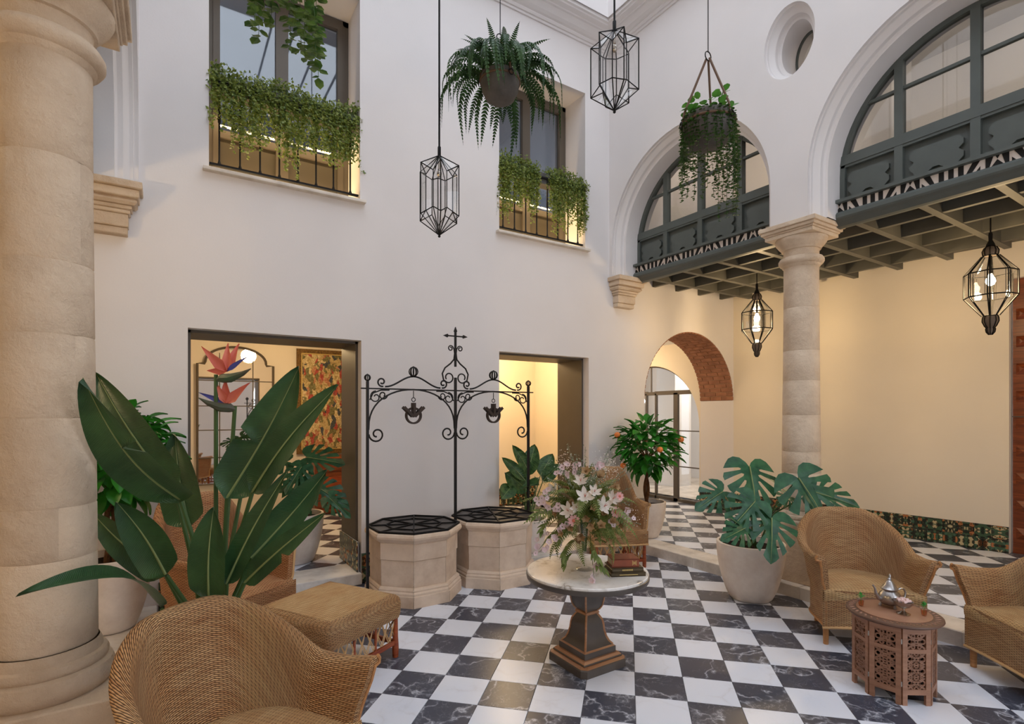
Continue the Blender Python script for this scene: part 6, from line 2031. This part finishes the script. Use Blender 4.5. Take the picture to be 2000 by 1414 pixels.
def put(me, p, d, sc=1.0, extra=None, spin=0.0, name=None):
    x = Vector(d).orthogonal()
    m = frame_matrix(p, x, d) @ Matrix.Rotation(spin, 4, 'Z')
    o = link(name or me.name.split('.')[0], me, FA); o.matrix_local = m @ Matrix.Diagonal((sc, sc, sc, 1))
    if extra: link(extra.name.split('.')[0], extra, o)
    return o
# (right, towards the viewer, up) inside the bouquet
for x, y, z, sc in ((-.13, -.23, .43, .85), (-.03, -.25, .52, .95), (.09, -.24, .46, .95), (-.05, -.2, .61, .75), (.15, -.2, .50, .8), (.03, -.24, .55, .7), (-.08, -.24, .45, .65), (.0, .2, .55, 1), (.2, .1, .45, 1), (-.2, .1, .5, 1)):
    put(lily, (x, y, z), (x * 1.6, y - .25 if y < 0 else y + .2, z - CZ + .25), sc, stme, rf.uniform(0, 1))
for x, y, z, sc in ((-.10, -.26, .375, 1.15), (.16, -.25, .425, 1.1), (.19, -.22, .52, .85), (.12, .2, .45, 1)):
    put(gerb, (x, y, z), (x * .8, y - .2 if y < 0 else y + .2, .22), sc, ctre, rf.uniform(0, 1))
for x, y, z in ((-.05, -.22, .29), (.06, -.23, .33), (-.02, -.2, .40), (-.19, -.15, .41), (-.12, -.17, .57), (.06, -.2, .63), (.22, -.16, .43), (.11, -.2, .26), (-.06, -.2, .22), (.02, -.22, .47), (-.1, -.2, .50), (0, -.16, .55), (.13, -.22, .36), (-.16, -.2, .29), (.19, -.18, .33), (.0, -.24, .36), (-.11, -.22, .34), (.08, -.23, .40), (.16, -.19, .57), (-.02, -.2, .66)):
    put(podm, (x, y, z), (x, y, rf.uniform(-.2, .3)), rf.uniform(.8, 1.15), None, rf.uniform(0, 2))
for cx, cy, cz, n, s_ in ((-.28, -.12, .48, 9, .03), (-.22, -.16, .43, 5, .025), (-.15, -.1, .75 - .08, 7, .025), (-.07, -.12, .69, 6, .022), (.07, -.12, .70, 6, .02), (.26, -.16, .40, 7, .025), (-.26, -.16, .23, 6, .03), (-.31, -.15, .17, 4, .02), (-.20, -.18, .24, 4, .02), (.0, -.3, .04, 3, .014), (.03, -.28, .10, 3, .014), (.16, -.2, .34, 3, .02), (-.17, -.2, .34, 3, .02)):
    for _ in range(n):
        p = (cx + rf.gauss(0, s_), cy + rf.gauss(0, s_), cz + rf.gauss(0, s_)); put(orch, p, (rf.uniform(-.7, .7), -1, rf.uniform(-.3, .7)), rf.uniform(.8, 1.15), None, rf.uniform(0, 2))
tw = MB()
for e in ((-.31, -.15, .17), (-.28, -.12, .48), (.26, -.16, .40), (-.15, -.1, .67), (.07, -.12, .70), (.02, -.29, .03)):
    p = Vector(e); tw.tube([(0, 0, CZ - .05), (p.x * .5, p.y * .6, CZ + (p.z - CZ) * .3), p], .0018, 4)
for k in range(10): 
    a = k * .63; tw.tube([(.012 * math.cos(a), .012 * math.sin(a), .12), (.03 * math.cos(a), .03 * math.sin(a), CZ)], .002, 4)
tw.build('twigs', LSTEM, FA)
# drooping nandina sprays with larger leaflets
nl = MB(); blade(nl, (0, 0, 0), (.075, 0, 0), .024, (0, 0, 1), 5, .06, .1, lambda f: math.sin(PI * f ** .8) ** .9, 0, .15, [], 1)
nle = nl.mesh('leaflet', LOLIVE, 'all', False)
for (bx, by, bz, ax, az) in ((-.10, -.2, .16, R(200), -.9), (.05, -.26, .13, R(300), -1.0), (-.28, -.12, .42, R(190), -.2), (-.24, -.14, .34, R(200), -.5), (-.13, -.22, .20, R(230), -1.1), (.03, -.27, .20, R(280), -1.1)):
    for k in range(5):
        a = ax + (-.9 + .45 * k)
        d = Vector((math.cos(a), math.sin(a), az + .25 * (k % 2)))
        o = link('leaflet', nle, FA); o.matrix_local = frame_matrix((bx + .012 * k * math.cos(ax), by, bz - .012 * k), d, (0, -.6, 1)) @ Matrix.Diagonal((1, 1, 1, 1))
